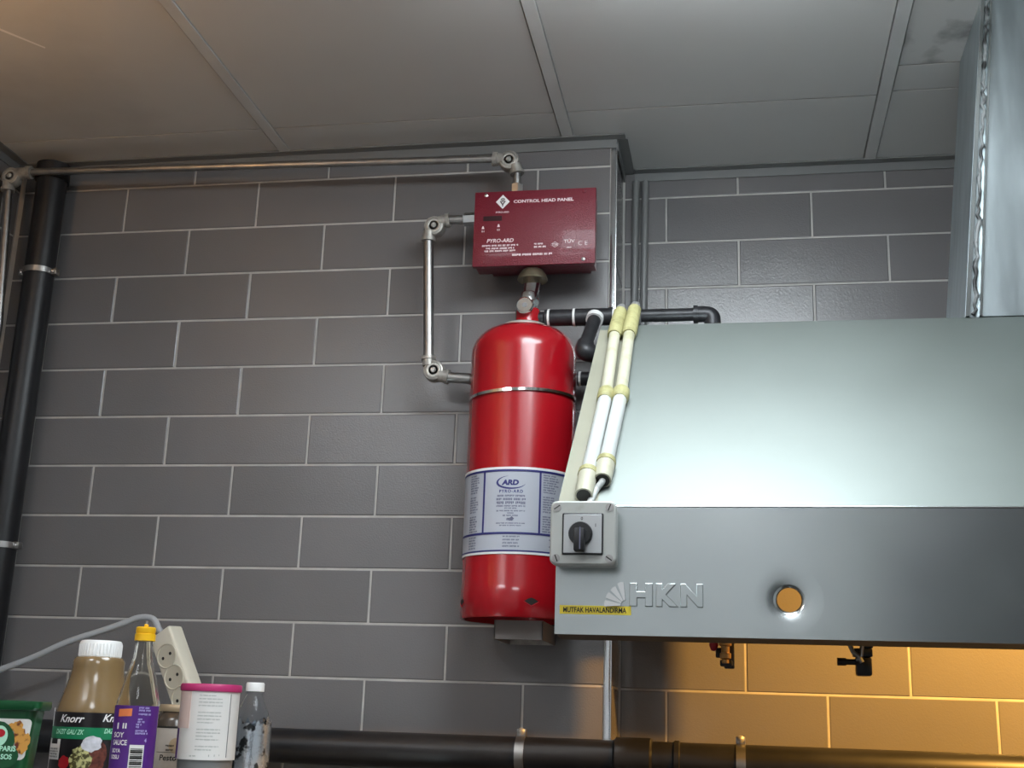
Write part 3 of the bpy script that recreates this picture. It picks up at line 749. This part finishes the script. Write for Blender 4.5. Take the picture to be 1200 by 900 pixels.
for i in range(2): sheet(b, micro_geo(.02, .0026, 195+i, 'l'), CM(AR+.2, 1.900-i*.012))
b.build('small_print', 'greyprint', lab, 0)

# strap and wall bracket
t = thing('cylinder_strap', 'thin silver strap band holding the red cylinder to the wall', 'strap', (TX, -.0005, 2.168))
P_ = []
for i in range(33):
    a_ = dg(-120+240*i/32); P_.append(Vector((TX+(TR+.0022)*math.sin(a_), TY-(TR+.0022)*math.cos(a_), 2.1655+.003*math.sin(a_))))
P_ = [Vector((TX-.1, -.002, 2.1635))]+P_+[Vector((TX+.1, -.002, 2.1675))]
b = B(); R_ = []
for i, p in enumerate(P_):
    tt = (P_[min(i+1, len(P_)-1)]-P_[max(i-1, 0)]).normalized(); e = Vector((tt.y, -tt.x, 0)).normalized()*.0012; z_ = Vector((0, 0, .0027))
    R_.append([p-e-z_, p+e-z_, p+e+z_, p-e+z_])
b.rings(R_); b.build('strap_band', 'chrome', t)
B().tube([(TX+.103, -.05, 2.163), (TX+.112, -.05, 2.16)], .006, 8).build('strap_bolt', 'blackiron', t)
t = thing('cylinder_bracket', 'pale sheet metal bracket on the wall under the red cylinder', 'bracket', (TX+.02, -.0005, 1.74))
e0, e1 = at(579, 735, -.15), at(636, 747, -.15)
B().box((e0.x, -.15, 1.7325), (e1.x, -.148, ZB0-.0005), .0004, 1).box((e0.x, -.15, 1.7325), (e0.x+.002, -.002, ZB0-.0005)).box((e1.x-.002, -.15, 1.7325), (e1.x, -.002, ZB0-.0005)).build('bracket_frame', 'bracket', t)
B().box((e0.x-.006, -.06, 1.7325), (e0.x-.0005, -.0008, ZB0-.001)).build('bracket_arm', 'castm', t)
B().box((e0.x+.002, -.0035, 1.7325), (e1.x-.002, -.0008, ZB0-.001)).build('back_plate', 'castm', t)

# valve between cylinder and panel
VX = TX+.006
vv = thing('cylinder_valve', 'chrome valve with round gauge and brass dome between cylinder and panel', 'valve', (VX, TY, ZN+.04))
VY = -.112+.03
B().lathe((VX, -.083, 0), [(.0001, pz0+.002), (.012, pz0+.0034), (.020, pz0-.002), (.026, pz0-.010), (.0295, pz0-.020), (.0285, pz0-.0225), (.0145, pz0-.016), (.0001, pz0-.016)], 36).build('brass_dome', 'brassd', vv)
B().tube([(VX, -.083, pz0-.014), (VX, -.085, 2.405), (VX, TY+.012, 2.372)], [.018, .018, .0165], 24).build('valve_stem', 'chrome', vv)
B().lathe((VX, TY, 0), [(.0001, ZN+.0393), (.016, ZN+.0393), (.0175, ZN+.044), (.0165, ZN+.07), (.013, ZN+.074), (.0001, ZN+.074)], 24).build('valve_body', 'chrome', vv)
g0 = at(614.5, 357, TY-.034)
g = B().lathe((g0.x, TY-.012, g0.z), [(.0001, 0), (.0085, 0), (.0085, .008), (.0155, .009), (.0165, .012), (.0165, .02), (.0145, .0225), (.0137, .021), (.0001, .021)], 28, 'y').build('gauge', 'chrome', vv)
B().lathe((g0.x, TY-.0332, g0.z), [(.0001, 0), (.0048, 0), (.0048, .0006), (.0001, .0006)], 20, 'y').build('gauge_dial', 'conduit', g)
B().tube([(VX+.010, TY-.014, ZN+.050), (VX+.018, TY-.022, ZN+.046)], .0062, 12).build('port_plug', 'chrome', vv)

# black discharge pipe
PYB = -.115
dp = thing('discharge_pipe', 'black threaded discharge pipe with tee and elbow from the cylinder valve', 'pipe', (1.04, PYB, 2.33))
zc = 2.3305
B().cyl((VX+.013, PYB, zc), (.962, PYB, zc), .0125).build('pipe_nipple', 'blackiron', dp)
B().tube([(.948, PYB, zc), (.951, PYB, zc), (.9555, PYB, zc)], [.0125, .0165, .0165], 24).build('union', 'blackiron', dp)
B().cyl((.9558, PYB, zc), (.9598, PYB, zc), .0172).build('sealing_ring', 'ptfe', dp)
B().cyl((.9601, PYB, zc), (1.0035, PYB, zc), .0158).build('union', 'blackiron', dp)
B().cyl((1.0038, PYB, zc), (1.008, PYB, zc), .0172).build('sealing_ring', 'ptfe', dp)
tee = B().cyl((1.0083, PYB, zc), (1.072, PYB, zc), .0165).cyl((1.0715, PYB, zc), (1.078, PYB, zc), .0178)
tee.build('tee_fitting', 'blackiron', dp)
B().cyl((1.0783, PYB, zc), (1.083, PYB, zc), .0142).build('sealing_ring', 'ptfe', dp)
B().cyl((1.083, PYB, zc), (1.236, PYB, zc), .0122).build('pipe_run', 'blackiron', dp)
B().tube([(1.2275, PYB, zc), (1.2355, PYB, zc)], .0172, 20).build('elbow_collar', 'blackiron', dp)
B().tube(fillet([(1.235, PYB, zc), (1.262, PYB, zc), (1.262, PYB, 2.299)], .022, 10), .0152, 20).build('elbow', 'blackiron', dp)
B().cyl((1.262, PYB, 2.30), (1.262, PYB, ZT+.0005), .0122).build('pipe_drop', 'blackiron', dp)
q0 = Vector((1.047, PYB-.012, zc-.004)); q1 = at(684, 411, -.2)
dd = (q1-q0).normalized()
B().cyl(q0, q0+dd*.012, .0162).build('sealing_ring', 'ptfe', dp)
B().cyl(q0+dd*.0122, q1-dd*.01, .0125).build('pipe_branch', 'blackiron', dp)
B().tube(fillet([q1-dd*.020, q1+dd*.004, q1+Vector((.026, .02, 0))+dd*.004], .014, 8), .0165, 20).build('elbow', 'blackiron', dp)
B().cyl(q1+Vector((.024, .018, 0))+dd*.004, q1+Vector((.075, .055, 0))+dd*.004, .0125).build('pipe_branch', 'blackiron', dp)

# ------------------------------------------------------------------ black pipes on the wall
vp = thing('drain_pipe', 'black vertical drain pipe in the left corner with two metal clamps', 'pipe', (-.153, -.05, 1.2))
B().cyl((-.153, -.05, 1.2), (-.153, -.05, ZC-.0245), .0315, seg=32).build('pipe_run', 'blackpipe', vp)
B().lathe((-.153, -.05, 0), [(.0318, ZC-.06), (.036, ZC-.06), (.036, ZC-.024), (.0001, ZC-.024)], 32, close=(True, True)).build('pipe_socket', 'blackpipe', vp)
def clamp_v(z):
    c = B().lathe((-.153, -.05, 0), [(.0317, z-.006), (.0336, z-.006), (.0336, z+.006), (.0317, z+.006)], 36, close=(False, False))
    c.build('pipe_clamp', 'galv', vp)
    for s_ in (-1, 1):
        e = B().box((-.153+s_*.0375-.006, -.058, z-.007), (-.153+s_*.0375+.006, -.042, z+.007), .001).build('clamp_ear', 'galv', vp)
        B().lathe((-.153+s_*.0375, -.058, z), [(.0001, 0), (.004, 0), (.004, .003), (.0001, .004)], 10, 'y').build('ear_screw', 'chrome', e)
    B().cyl((-.153, -.0175, z), (-.153, -.0005, z), .005, seg=10).build('clamp_stud', 'galv', vp)
clamp_v(at(30, 314, -.08).z); clamp_v(at(4, 637, -.08).z)

HZ, HY, HR = 1.5385, -.045, .031
hp = thing('drain_pipe', 'thick black horizontal drain pipe along the bottom of the wall and under the hood', 'pipe', (.9, HY, HZ))
B().cyl((-.119, HY, HZ), (2.6, HY, HZ), HR, seg=32).build('pipe_run', 'blackpipe', hp)
B().tube([(1.082, HY, HZ), (1.086, HY, HZ), (1.146, HY, HZ), (1.15, HY, HZ)], [.0312, .0365, .0365, .0312], 32).build('pipe_coupling', 'blackpipe', hp)
B().tube([(1.186, HY, HZ), (1.188, HY, HZ), (1.196, HY, HZ), (1.198, HY, HZ)], [.0312, .034, .034, .0312], 32).build('pipe_collar', 'blackpipe', hp)
def clamp_h(x, ywall):
    B().lathe((x, HY, HZ), [(HR+.0003, -.008), (HR+.0022, -.008), (HR+.0022, .008), (HR+.0003, .008)], 36, 'x', close=(False, False)).build('pipe_clamp', 'galv', hp)
    e = B().box((x-.008, HY-.008, HZ+HR), (x+.008, HY+.008, HZ+HR+.013), .001).build('clamp_ear', 'galv', hp)
    B().lathe((x, HY-.0075, HZ+HR+.009), [(.0001, 0), (.0065, 0), (.0065, .003), (.003, .006), (.0001, .0065)], 12, 'y').build('ear_screw', 'castm', e)
    B().cyl((x, HY+HR, HZ), (x, ywall-.0005, HZ), .005, seg=10).build('clamp_stud', 'galv', hp)
clamp_h(at(608, 870, HY-.03).x, 0); clamp_h(at(868, 872, HY-.03).x, YR)

# ------------------------------------------------------------------ counter carrying the bottles (below the frame)
ZK = 1.44
ct = thing('steel_shelf_unit', 'steel shelf unit under the bottles at lower left', 'shelf', (.3, -.5, 0))
B().box((-.12, -.86, ZK-.03), (.78, -.1, ZK), .003).build('shelf_top', 'steel', ct)
for x in (-.1, .74):
    for y in (-.84, -.14): B().box((x, y, .0005), (x+.03, y+.03, ZK-.0301)).build('leg', 'steel', ct)

def axis_at(px, py, Y): p = at(px, py, Y); return p.x, p.y
def lathe_thing(part, m, c, prof, parent, seg=40, **k): return B().lathe((c[0], c[1], 0), prof, seg, **k).build(part, m, parent)

# green tub ---------------------------------------------------------
gt = thing('sauce_tub', 'dark green plastic sauce tub with rim at the lower left corner', 'tub')
GA = dg(20); gn = Vector((math.sin(GA), -math.cos(GA), 0)); gx = Vector((math.cos(GA), math.sin(GA), 0))
gc = at(49, 822, -.80); zt2 = gc.z; GW, GD = .175, .085
gt.location = (gc.x, gc.y, ZK); gt.rotation_euler = (0, 0, GA)
GM = Matrix.Translation(Vector((gc.x, gc.y, ZK))) @ Matrix.Rotation(GA, 4, 'Z'); GI = GM.inverted()
def gbuild(b, *a_, **k_):
    for v in b.bm.verts: v.co = v.co+Vector(gt.location)       # drawn in the tub's own frame
    return b.build(*a_, **k_)
H2 = zt2-ZK
def tub_rings(lv):
    b = B(); R_ = []
    for (i, z) in lv: R_.append([(x, y_, z) for x, y_ in rrect(-GW+i, -i, i, GD-i, .012)])
    b.rings(R_); return b
gbuild(tub_rings([(.016, .0005), (.009, H2-.03), (.007, H2-.0122)]), 'tub_body', 'greenpl', gt)
gbuild(tub_rings([(.002, H2-.0118), (.0, H2-.009), (.0, H2-.001), (.002, H2)]), 'tub_rim', 'greenpl', gt)
def ysl(z): return .0165-.0085*z/(H2-.0122)
def P_(px, py):
    d = _f + CR*(px-600)/FPX - CU*(py-450)/FPX
    o_ = Vector((gc.x, gc.y, 0))-gn*.008
    return GI @ (CAM+d*((o_-CAM).dot(gn)/d.dot(gn)))
def tubmap(p): return (p[0], ysl(p[1])-.0008-p[2], p[1])
w0, w1, w2 = P_(-18, 843), P_(39.5, 843), P_(31, 891)
lb = B(); rr_ = rrect(w0.x, w1.x-.001, w2.z, w1.z, .006)
lb.quads([tubmap((x-.005*(w1.z-z)/(w1.z-w2.z), z, 0)) for x, z in rr_], [tuple(range(len(rr_)))]); lb = gbuild(lb, 'front_label', 'tubw', gt, 0)
def blob(b, cx_, cz_, rx, rz, th, n=14, rnd=.15, seed=1):
    R = random.Random(seed); b.quads([tubmap((cx_+rx*math.cos(2*PI*i/n)*(1+R.uniform(-rnd, rnd)), cz_+rz*math.sin(2*PI*i/n)*(1+R.uniform(-rnd, rnd)), th)) for i in range(n)], [tuple(range(n))])
b = B()
for (x, y, rx, rz, sd_) in ((21, 852, .0065, .008, 1), (23, 863, .008, .011, 2), (25, 873, .008, .012, 3), (31, 867, .005, .008, 4), (14, 852, .005, .005, 5)):
    q = P_(x, y); blob(b, q.x, q.z, rx, rz, .0006+.0001*sd_, seed=sd_)
gbuild(b, 'food_picture', 'food', lb, 0)
b = B(); q = P_(2, 866); blob(b, q.x-.006, q.z-.002, .022, .024, .0014, 20, .03, 9); q = P_(4, 886); blob(b, q.x, q.z, .018, .015, .0015, 18, .03, 9); gbuild(b, 'green_field', 'greenpl', lb, 0)
b = B(); q = P_(0, 862); blob(b, q.x, q.z, .0095, .0125, .0018, 24, 0); gbuild(b, 'logo_disc', 'mint', lb, 0)
for tx, px_, yy, wd in (('PARIS', 9, 877.3, .0195), ('SOS', 7, 886.8, .0135)):
    q = P_(px_, yy); V, F = text_geo(tx, wd, .0066, bold=.03); b = B(); b.quads([tubmap((q.x+v[0], q.z+v[1], .002)) for v in V], F); gbuild(b, 'lettering', 'mint', lb, 0)
b = B(); q = P_(0, 859); blob(b, q.x, q.z, .0068, .0052, .0022, 16, .02); gbuild(b, 'round_logo', 'redp', lb, 0)

# wide sauce bottle -------------------------------------------------
ky = -.6
kc = axis_at(110, 830, ky); zt3 = at(112, 751, ky).z
kb = thing('sauce_bottle', 'wide tan sauce bottle with white cap and black and green label', 'bottle', (kc[0], ky, ZK))
zl = at(100, 834, ky-.05).z
KR = .051
lathe_thing('bottle_body', 'sauce', kc, [(.0001, ZK+.0005), (KR-.006, ZK+.0005), (KR, ZK+.008), (KR, zl), (KR-.001, zl+.006), (KR-.0045, zl+.018), (.041, zl+.037), (.0375, zl+.052), (.0362, zl+.062), (.0365, zl+.070), (.0335, zl+.0755), (.028, zl+.0775), (.028, zt3-.024), (.0001, zt3-.024)], kb, 48)
b = B().lathe((kc[0], ky, 0), [(.0001, zt3-.0245), (.0295, zt3-.0245), (.0295, zt3-.003), (.0275, zt3), (.0001, zt3)], 48)
b.build('screw_cap', 'capw', kb)
b = B()
for i in range(40):
    a_ = 2*PI*i/40; b.box((kc[0]+.0294*math.sin(a_)-.0006, ky-.0294*math.cos(a_)-.0006, zt3-.022), (kc[0]+.0294*math.sin(a_)+.0006, ky-.0294*math.cos(a_)+.0006, zt3-.005))
b.build('cap_ribs', 'capw', kb, 0, kind='stuff')
zg1 = at(100, 852.5, ky-.05).z; zg0 = at(100, 866.5, ky-.05).z
lk = B().patch(kc, KR+.0003, dg(-64), dg(110), ZK+.012, zl-.001).build('wrap_label', 'knorrk', kb)
B().patch(kc, KR+.001, dg(-64), dg(110), zg0, zg1).build('green_band', 'knorrg', lk)
B().patch(kc, KR+.001, dg(-64), dg(-61), ZK+.012, zl+.004).build('label_edge', 'capw', lk)
KM = lambda px, py, off=0: cyl_map(kc, KR+.0016, math.asin(max(-1, min(1, ((at(px, py, ky).x-kc[0])/KR*.98)*math.cos(dg(23))+0)))*1.0+0, at(px, py, ky-.045).z)
def kang(px):                              # angle on the bottle seen at a pixel column
    s_ = max(-.97, min(.97, (px-105.5)/41.5)); return math.asin(s_)+dg(23)
def KMa(px, py): return cyl_map(kc, KR+.0012, kang(px), at(px, py, ky-.045).z)
b = B()
sheet(b, text_geo('Knorr', .0385, .0105, bold=.02, shear=.35), KMa(86.5, 842)); sheet(b, text_geo('Knorr', .0385, .0105, bold=.02, shear=.35), KMa(133, 842))
b.build('lettering', 'white', lk, 0)
b = B()
sheet(b, text_geo('DAZIT GAL/ ZK', .046, .0068, bold=.02, shear=.3), cyl_map(kc, KR+.0018, kang(85), at(85, 857.5, ky-.045).z)); sheet(b, text_geo('DAZIT GAL/ ZK', .046, .0068, bold=.02, shear=.3), cyl_map(kc, KR+.0018, kang(137), at(137, 857.5, ky-.045).z))
b.build('lettering', 'mint', lk, 0)
def kblob(m, part, lst, th):
    b = B()
    for px, py, ru, rv, sd_ in lst:
        sheet(b, disc_geo(ru, rv, sd_), KMa(px, py), th)
    b.build(part, m, lk, 0)
kblob('meat', 'food_picture', [(119, 885, .012, .016, 5), (113, 897, .016, .012, 6)], .0008)
kblob('herbs', 'food_picture', [(101, 883, .0115, .011, 3), (98, 893, .011, .012, 4), (106, 892, .01, .012, 8)], .0011)
kblob('garlic', 'food_picture', [(112, 872, .0125, .011, 1), (107, 873, .008, .008, 2)], .0014)
kblob('redp', 'food_picture', [(84, 894, .009, .010, 7)], .0014)
b = B(); mp = KMa(72.5, 877)
for rect in ((-.019, -.015, .010, .006), (-.019, .006, -.012, .013), (.004, .006, .010, .0125)):
    sheet(b, grid_rect(*rect), mp, .0012)
b.build('recipe_card', 'tubw', lk, 0)
b = B()
for i in range(4): sheet(b, micro_geo(.022, .0022, 300+i), cyl_map(kc, KR+.0012, kang(71), at(71, 877, ky-.045).z-.0005-i*.0035), .0018)
b.build('small_print', 'conduit', lk, 0)

# soy bottle --------------------------------------------------------
sy = -.74
sc_ = axis_at(159, 850, sy); zt4 = at(169, 735, sy).z
so = thing('soy_sauce_bottle', 'tall clear bottle with yellow cap and purple label', 'bottle', (sc_[0], sy, ZK))
SR = .0275; zl4 = at(160, 826, sy-.027).z
outer = [(SR-.004, ZK+.0005), (SR, ZK+.006), (SR, zl4+.003), (SR-.002, zl4+.010), (.0195, zl4+.036), (.0150, zl4+.050), (.0138, zl4+.053), (.0140, zl4+.057), (.0128, zl4+.060), (.0112, zt4-.021), (.0112, zt4-.010)]
inner = [(r-.0018, z+(.0025 if i == 0 else 0)) for i, (r, z) in enumerate(outer)]
lathe_thing('bottle_body', 'glass', sc_, [(.0001, ZK+.0005)]+outer+inner[::-1]+[(.0001, ZK+.003)], so, 40)
lathe_thing('sauce_fill', 'paste', sc_, [(.0001, ZK+.0035), (SR-.0025, ZK+.007), (SR-.0025, zl4-.03), (.0001, zl4-.03)], so, 32)
cp = lathe_thing('screw_cap', 'capy', sc_, [(.0001, zt4-.018), (.0135, zt4-.018), (.0135, zt4-.009), (.012, zt4-.0085), (.0128, zt4-.007), (.0128, zt4-.001), (.0115, zt4), (.0001, zt4)], so, 32)
B().box((sc_[0]-.002, sy-.003, zt4-.0005), (sc_[0]+.002, sy+.003, zt4+.004), .001).build('cap_tab', 'capy', cp)
ls = B().patch(sc_, SR+.0003, dg(-72), dg(98), ZK+.01, zl4-.001).build('wrap_label', 'purple', so)
def sang(px): return math.asin(max(-.97, min(.97, (px-158)/24.5)))+dg(25)
def SM(px, py): return cyl_map(sc_, SR+.0009, sang(px), at(px, py, sy-.025).z)
b = B(); sheet(b, grid_rect(-.0100, -.0052, .0092, .0042, 8, .0012), SM(146, 835)); b.build('brand_flash', 'orange', ls, 0)
b = B()
for tx, px, py, wd, h in (('SOY', 141.5, 861, .0165, .0066), ('SAUCE', 143, 870, .022, .0066), ('SOYA', 140.5, 879.5, .014, .0052), ('SOSU', 139.8, 887, .014, .0052), ('II', 147, 850.5, .0055, .0066), ('I', 140, 850.5, .0026, .0078)):
    sheet(b, text_geo(tx, wd, h, bold=.02), SM(px, py))
b.build('lettering', 'white', ls, 0)
b = B()
for i, (py, wd) in enumerate(((829.5, .018), (832.5, .02), (837, .02), (843, .009), (846, .011), (849, .009), (852, .006), (856.5, .018), (859.5, .02))):
    sheet(b, micro_geo(wd*.85, .0023, 400+i, 'l'), SM(160.5-(i > 4)*1.5, py))
sheet(b, text_geo('4', .003, .005, bold=.03), SM(170.5, 868))
b.build('small_print', 'lilac', ls, 0)
bc = B(); sheet(bc, grid_rect(-.0092, -.0165, .0092, .0165), SM(162.5, 889)); bc = bc.build('barcode', 'tubw', ls, 0)
b = B()
for i in range(11): sheet(b, grid_rect(-.0076, 0, .0076, .0008+.0006*(i % 3)), cyl_map(sc_, SR+.0009, sang(162.5), at(162.5, 877.5, sy-.03).z-i*.0024-.001), .0008)
b.build('barcode_bars', 'ink', bc, 0)

# jar ---------------------------------------------------------------
jy = -.33
jc = axis_at(207, 860, jy); zj = at(203, 825.5, jy).z
jr = thing('paste_jar', 'small dark paste jar with tan lid and beige label, beside the white tub', 'jar', (jc[0], jy, ZK))
JR = .036
lathe_thing('jar_body', 'paste', jc, [(.0001, ZK+.0005), (JR-.004, ZK+.0005), (JR, ZK+.005), (JR, zj-.025), (JR-.004, zj-.016), (.029, zj-.013), (.029, zj-.011), (.0001, zj-.011)], jr)
lathe_thing('jar_lid', 'lidtan', jc, [(.0001, zj-.0113), (.0305, zj-.0113), (.0315, zj-.009), (.0315, zj-.002), (.030, zj), (.0001, zj)], jr)
zjl = at(200, 851, jy-.03).z
lj = B().patch(jc, JR+.0003, dg(-75), dg(100), ZK+.008, zjl).build('jar_label', 'jarlabel', jr)
B().patch(jc, JR+.0009, dg(-75), dg(100), zjl-.003, zjl).build('label_rule', 'ink', lj)
JM = lambda px, py: cyl_map(jc, JR+.0009, math.asin(max(-.95, min(.95, (px-207)/25)))+dg(22), at(px, py, jy-.03).z)
b = B(); sheet(b, text_geo('Pesto', .028, .009, bold=.02, shear=.1), JM(201, 888)); sheet(b, micro_geo(.017, .003, 500), JM(202, 874)); sheet(b, micro_geo(.014, .003, 501), JM(202, 879))
sheet(b, grid_rect(-.02, 0, .012, .0008), JM(200, 882))
b.build('lettering', 'ink', lj, 0)
b = B(); sheet(b, disc_geo(.012, .0125, 3, 18, .02), JM(209, 874)); b.build('onion_picture', 'lidtan', lj, 0)

# white tub ---------------------------------------------------------
wy = -.45
wc = axis_at(243, 860, wy); zw = at(247, 802, wy).z
wt = thing('white_tub', 'tall white cylindrical tub with magenta lid and printed back label', 'tub', (wc[0], wy, ZK))
WR = .0425
zwb = at(243, 891, wy-.04).z
lathe_thing('tub_body', 'conduit', wc, [(.0001, ZK+.0005), (WR-.004, ZK+.0005), (WR-.003, ZK+.003), (WR+.0005, zw-.011), (.0001, zw-.011)], wt, 44)
lathe_thing('tub_lid', 'magenta', wc, [(.0001, zw-.0108), (WR+.0035, zw-.0108), (WR+.0040, zw-.009), (WR+.0040, zw-.002), (WR+.0025, zw), (.0001, zw)], wt, 44)
lw = B().patch(wc, WR+.0008, dg(-100), dg(140), zwb, zw-.0112).build('wrap_label', 'tubw', wt)
B().patch(wc, WR+.0015, dg(-75), dg(-16), zwb+.045, zw-.0114).build('pink_field', 'tubpink', lw)
B().patch(wc, WR+.0015, dg(-75), dg(-48), zwb+.001, zwb+.0445).build('purple_field', 'purple', lw)
WA = lambda px: math.asin(max(-.95, min(.95, (px-244)/33)))+dg(21)
b = B()
for i in range(17):
    if i in (4, 9, 14): continue
    sheet(b, micro_geo(.036*(1 if i % 4 else .7), .0017, 600+i, 'l'), cyl_map(wc, WR+.0015, WA(233), at(244, 815+i*4, wy-.04).z))
for k_ in (249, 255, 260): sheet(b, micro_geo(.003, .003, k_), cyl_map(wc, WR+.0015, WA(k_), at(k_, 886, wy-.04).z))
sheet(b, micro_geo(.01, .0022, 640), cyl_map(wc, WR+.0015, WA(231), at(231, 886, wy-.04).z))
b.build('small_print', 'boxgrey', lw, 0)
B().patch(wc, WR+.0015, WA(267.5)-.012, WA(267.5)+.012, zwb+.004, zw-.014).build('label_seam', 'conduit', lw)

# water bottle ------------------------------------------------------
by = -.35
bc_ = axis_at(294.5, 860, by); zwt = at(301, 800, by).z
wb = thing('water_bottle', 'small clear plastic bottle with white cap and torn shiny film', 'bottle', (bc_[0], by, ZK))
BR = .0285; zsh = at(297, 848, by-.02).z
outer = [(BR-.005, ZK+.0005), (BR, ZK+.006), (BR, ZK+.04), (BR-.0015, ZK+.045), (BR, ZK+.05), (BR, zsh-.006), (BR-.0012, zsh), (BR-.002, zsh+.010), (BR-.005, zsh+.02), (.0175, zsh+.034), (.0128, zsh+.044), (.0122, zwt-.017), (.0150, zwt-.0165), (.0150, zwt-.0145), (.0125, zwt-.0142), (.0125, zwt-.006)]
inner = [(r-.0008, z) for r, z in outer]; inner[0] = (inner[0][0], ZK+.0018)
lathe_thing('bottle_body', 'pet', bc_, [(.0001, ZK+.0005)]+outer+inner[::-1]+[(.0001, ZK+.002)], wb, 36)
lathe_thing('screw_cap', 'capw', bc_, [(.0001, zwt-.0142+.0003), (.0148, zwt-.0139), (.0148, zwt-.002), (.0135, zwt), (.0001, zwt)], wb, 30)
R = random.Random(4); b = B(); nseg = 48; rg = []
for z, tz in ((ZK+.045, 0), (ZK+.06, 0), (ZK+.08, 0), (ZK+.1, 0), (zsh-.012, 0), (zsh+.004, .008)):
    rg.append([(bc_[0]+(BR+.0012+R.uniform(0, .0016))*math.sin(2*PI*i/nseg), by-(BR+.0012+R.uniform(0, .0016))*math.cos(2*PI*i/nseg), z+R.uniform(-1, 1)*tz) for i in range(nseg)])
b.rings(rg, False, False).build('torn_film', 'foil', wb, 25)

# power strip (local frame, then leaned against the wall) ------------
ps = thing('power_strip', 'ivory power strip with round sockets and grey cable, leaning on the wall behind the bottles', 'power strip')
PWd, PT, PL = .027, .036, .318
B().box((-PWd, -PT/2, 0), (PWd, PT/2, PL), .005, 3).build('strip_case', 'powerw', ps)
for i in range(5):
    z = PL-.050-i*.043
    sk = B().lathe((0, -PT/2, z), [(.0235, -.001), (.0235, .0016), (.0215, .0022), (.0205, .0004), (.0001, .0002)], 32, 'y').build('socket', 'powersock', ps)
    for s_ in (-1, 1): B().lathe((s_*.0095, -PT/2, z), [(.0001, .0002), (.0031, .0002), (.0031, .0008), (.0001, .0008)], 12, 'y').build('socket_hole', 'ink', sk)
tip = at(194, 741, -.10)
Rm = Matrix.Rotation(dg(-29), 4, 'Y') @ Matrix.Rotation(dg(-7), 4, 'X') @ Matrix.Rotation(dg(-17), 4, 'Z')
base = tip - (Rm @ Vector((0, 0, PL)))
ps.matrix_world = Matrix.Translation(base) @ Rm
cpts = [Rm @ Vector((-.005, 0, PL-.002))+base, Rm @ Vector((-.012, 0, PL+.012))+base, at(181, 727, -.09), at(172, 723.5, -.085), at(160, 724.5, -.085), at(146, 730, -.085), at(120, 739, -.085), at(80, 752, -.085), at(40, 770, -.085), at(0, 785, -.085), at(-40, 800, -.09), Vector((-.11, -.1, ZK+.02)), Vector((-.13, -.12, ZK-.2))]
def spline(P, n=6):
    out = []
    for i in range(len(P)-1):
        p0, p1, p2, p3 = P[max(i-1, 0)], P[i], P[i+1], P[min(i+2, len(P)-1)]
        for k_ in range(n):
            t_ = k_/n; out.append(.5*((2*p1)+(-p0+p2)*t_+(2*p0-5*p1+4*p2-p3)*t_*t_+(-p0+3*p1-3*p2+p3)*t_**3))
    return out+[P[-1]]
b = B().tube(spline(cpts), .0062, 10)
inv = ps.matrix_world.inverted()
for v in b.bm.verts: v.co = inv @ v.co + ps.location   # build() subtracts the parent's location
b.build('power_cable', 'cable', ps, label='grey power cable arching to the left')
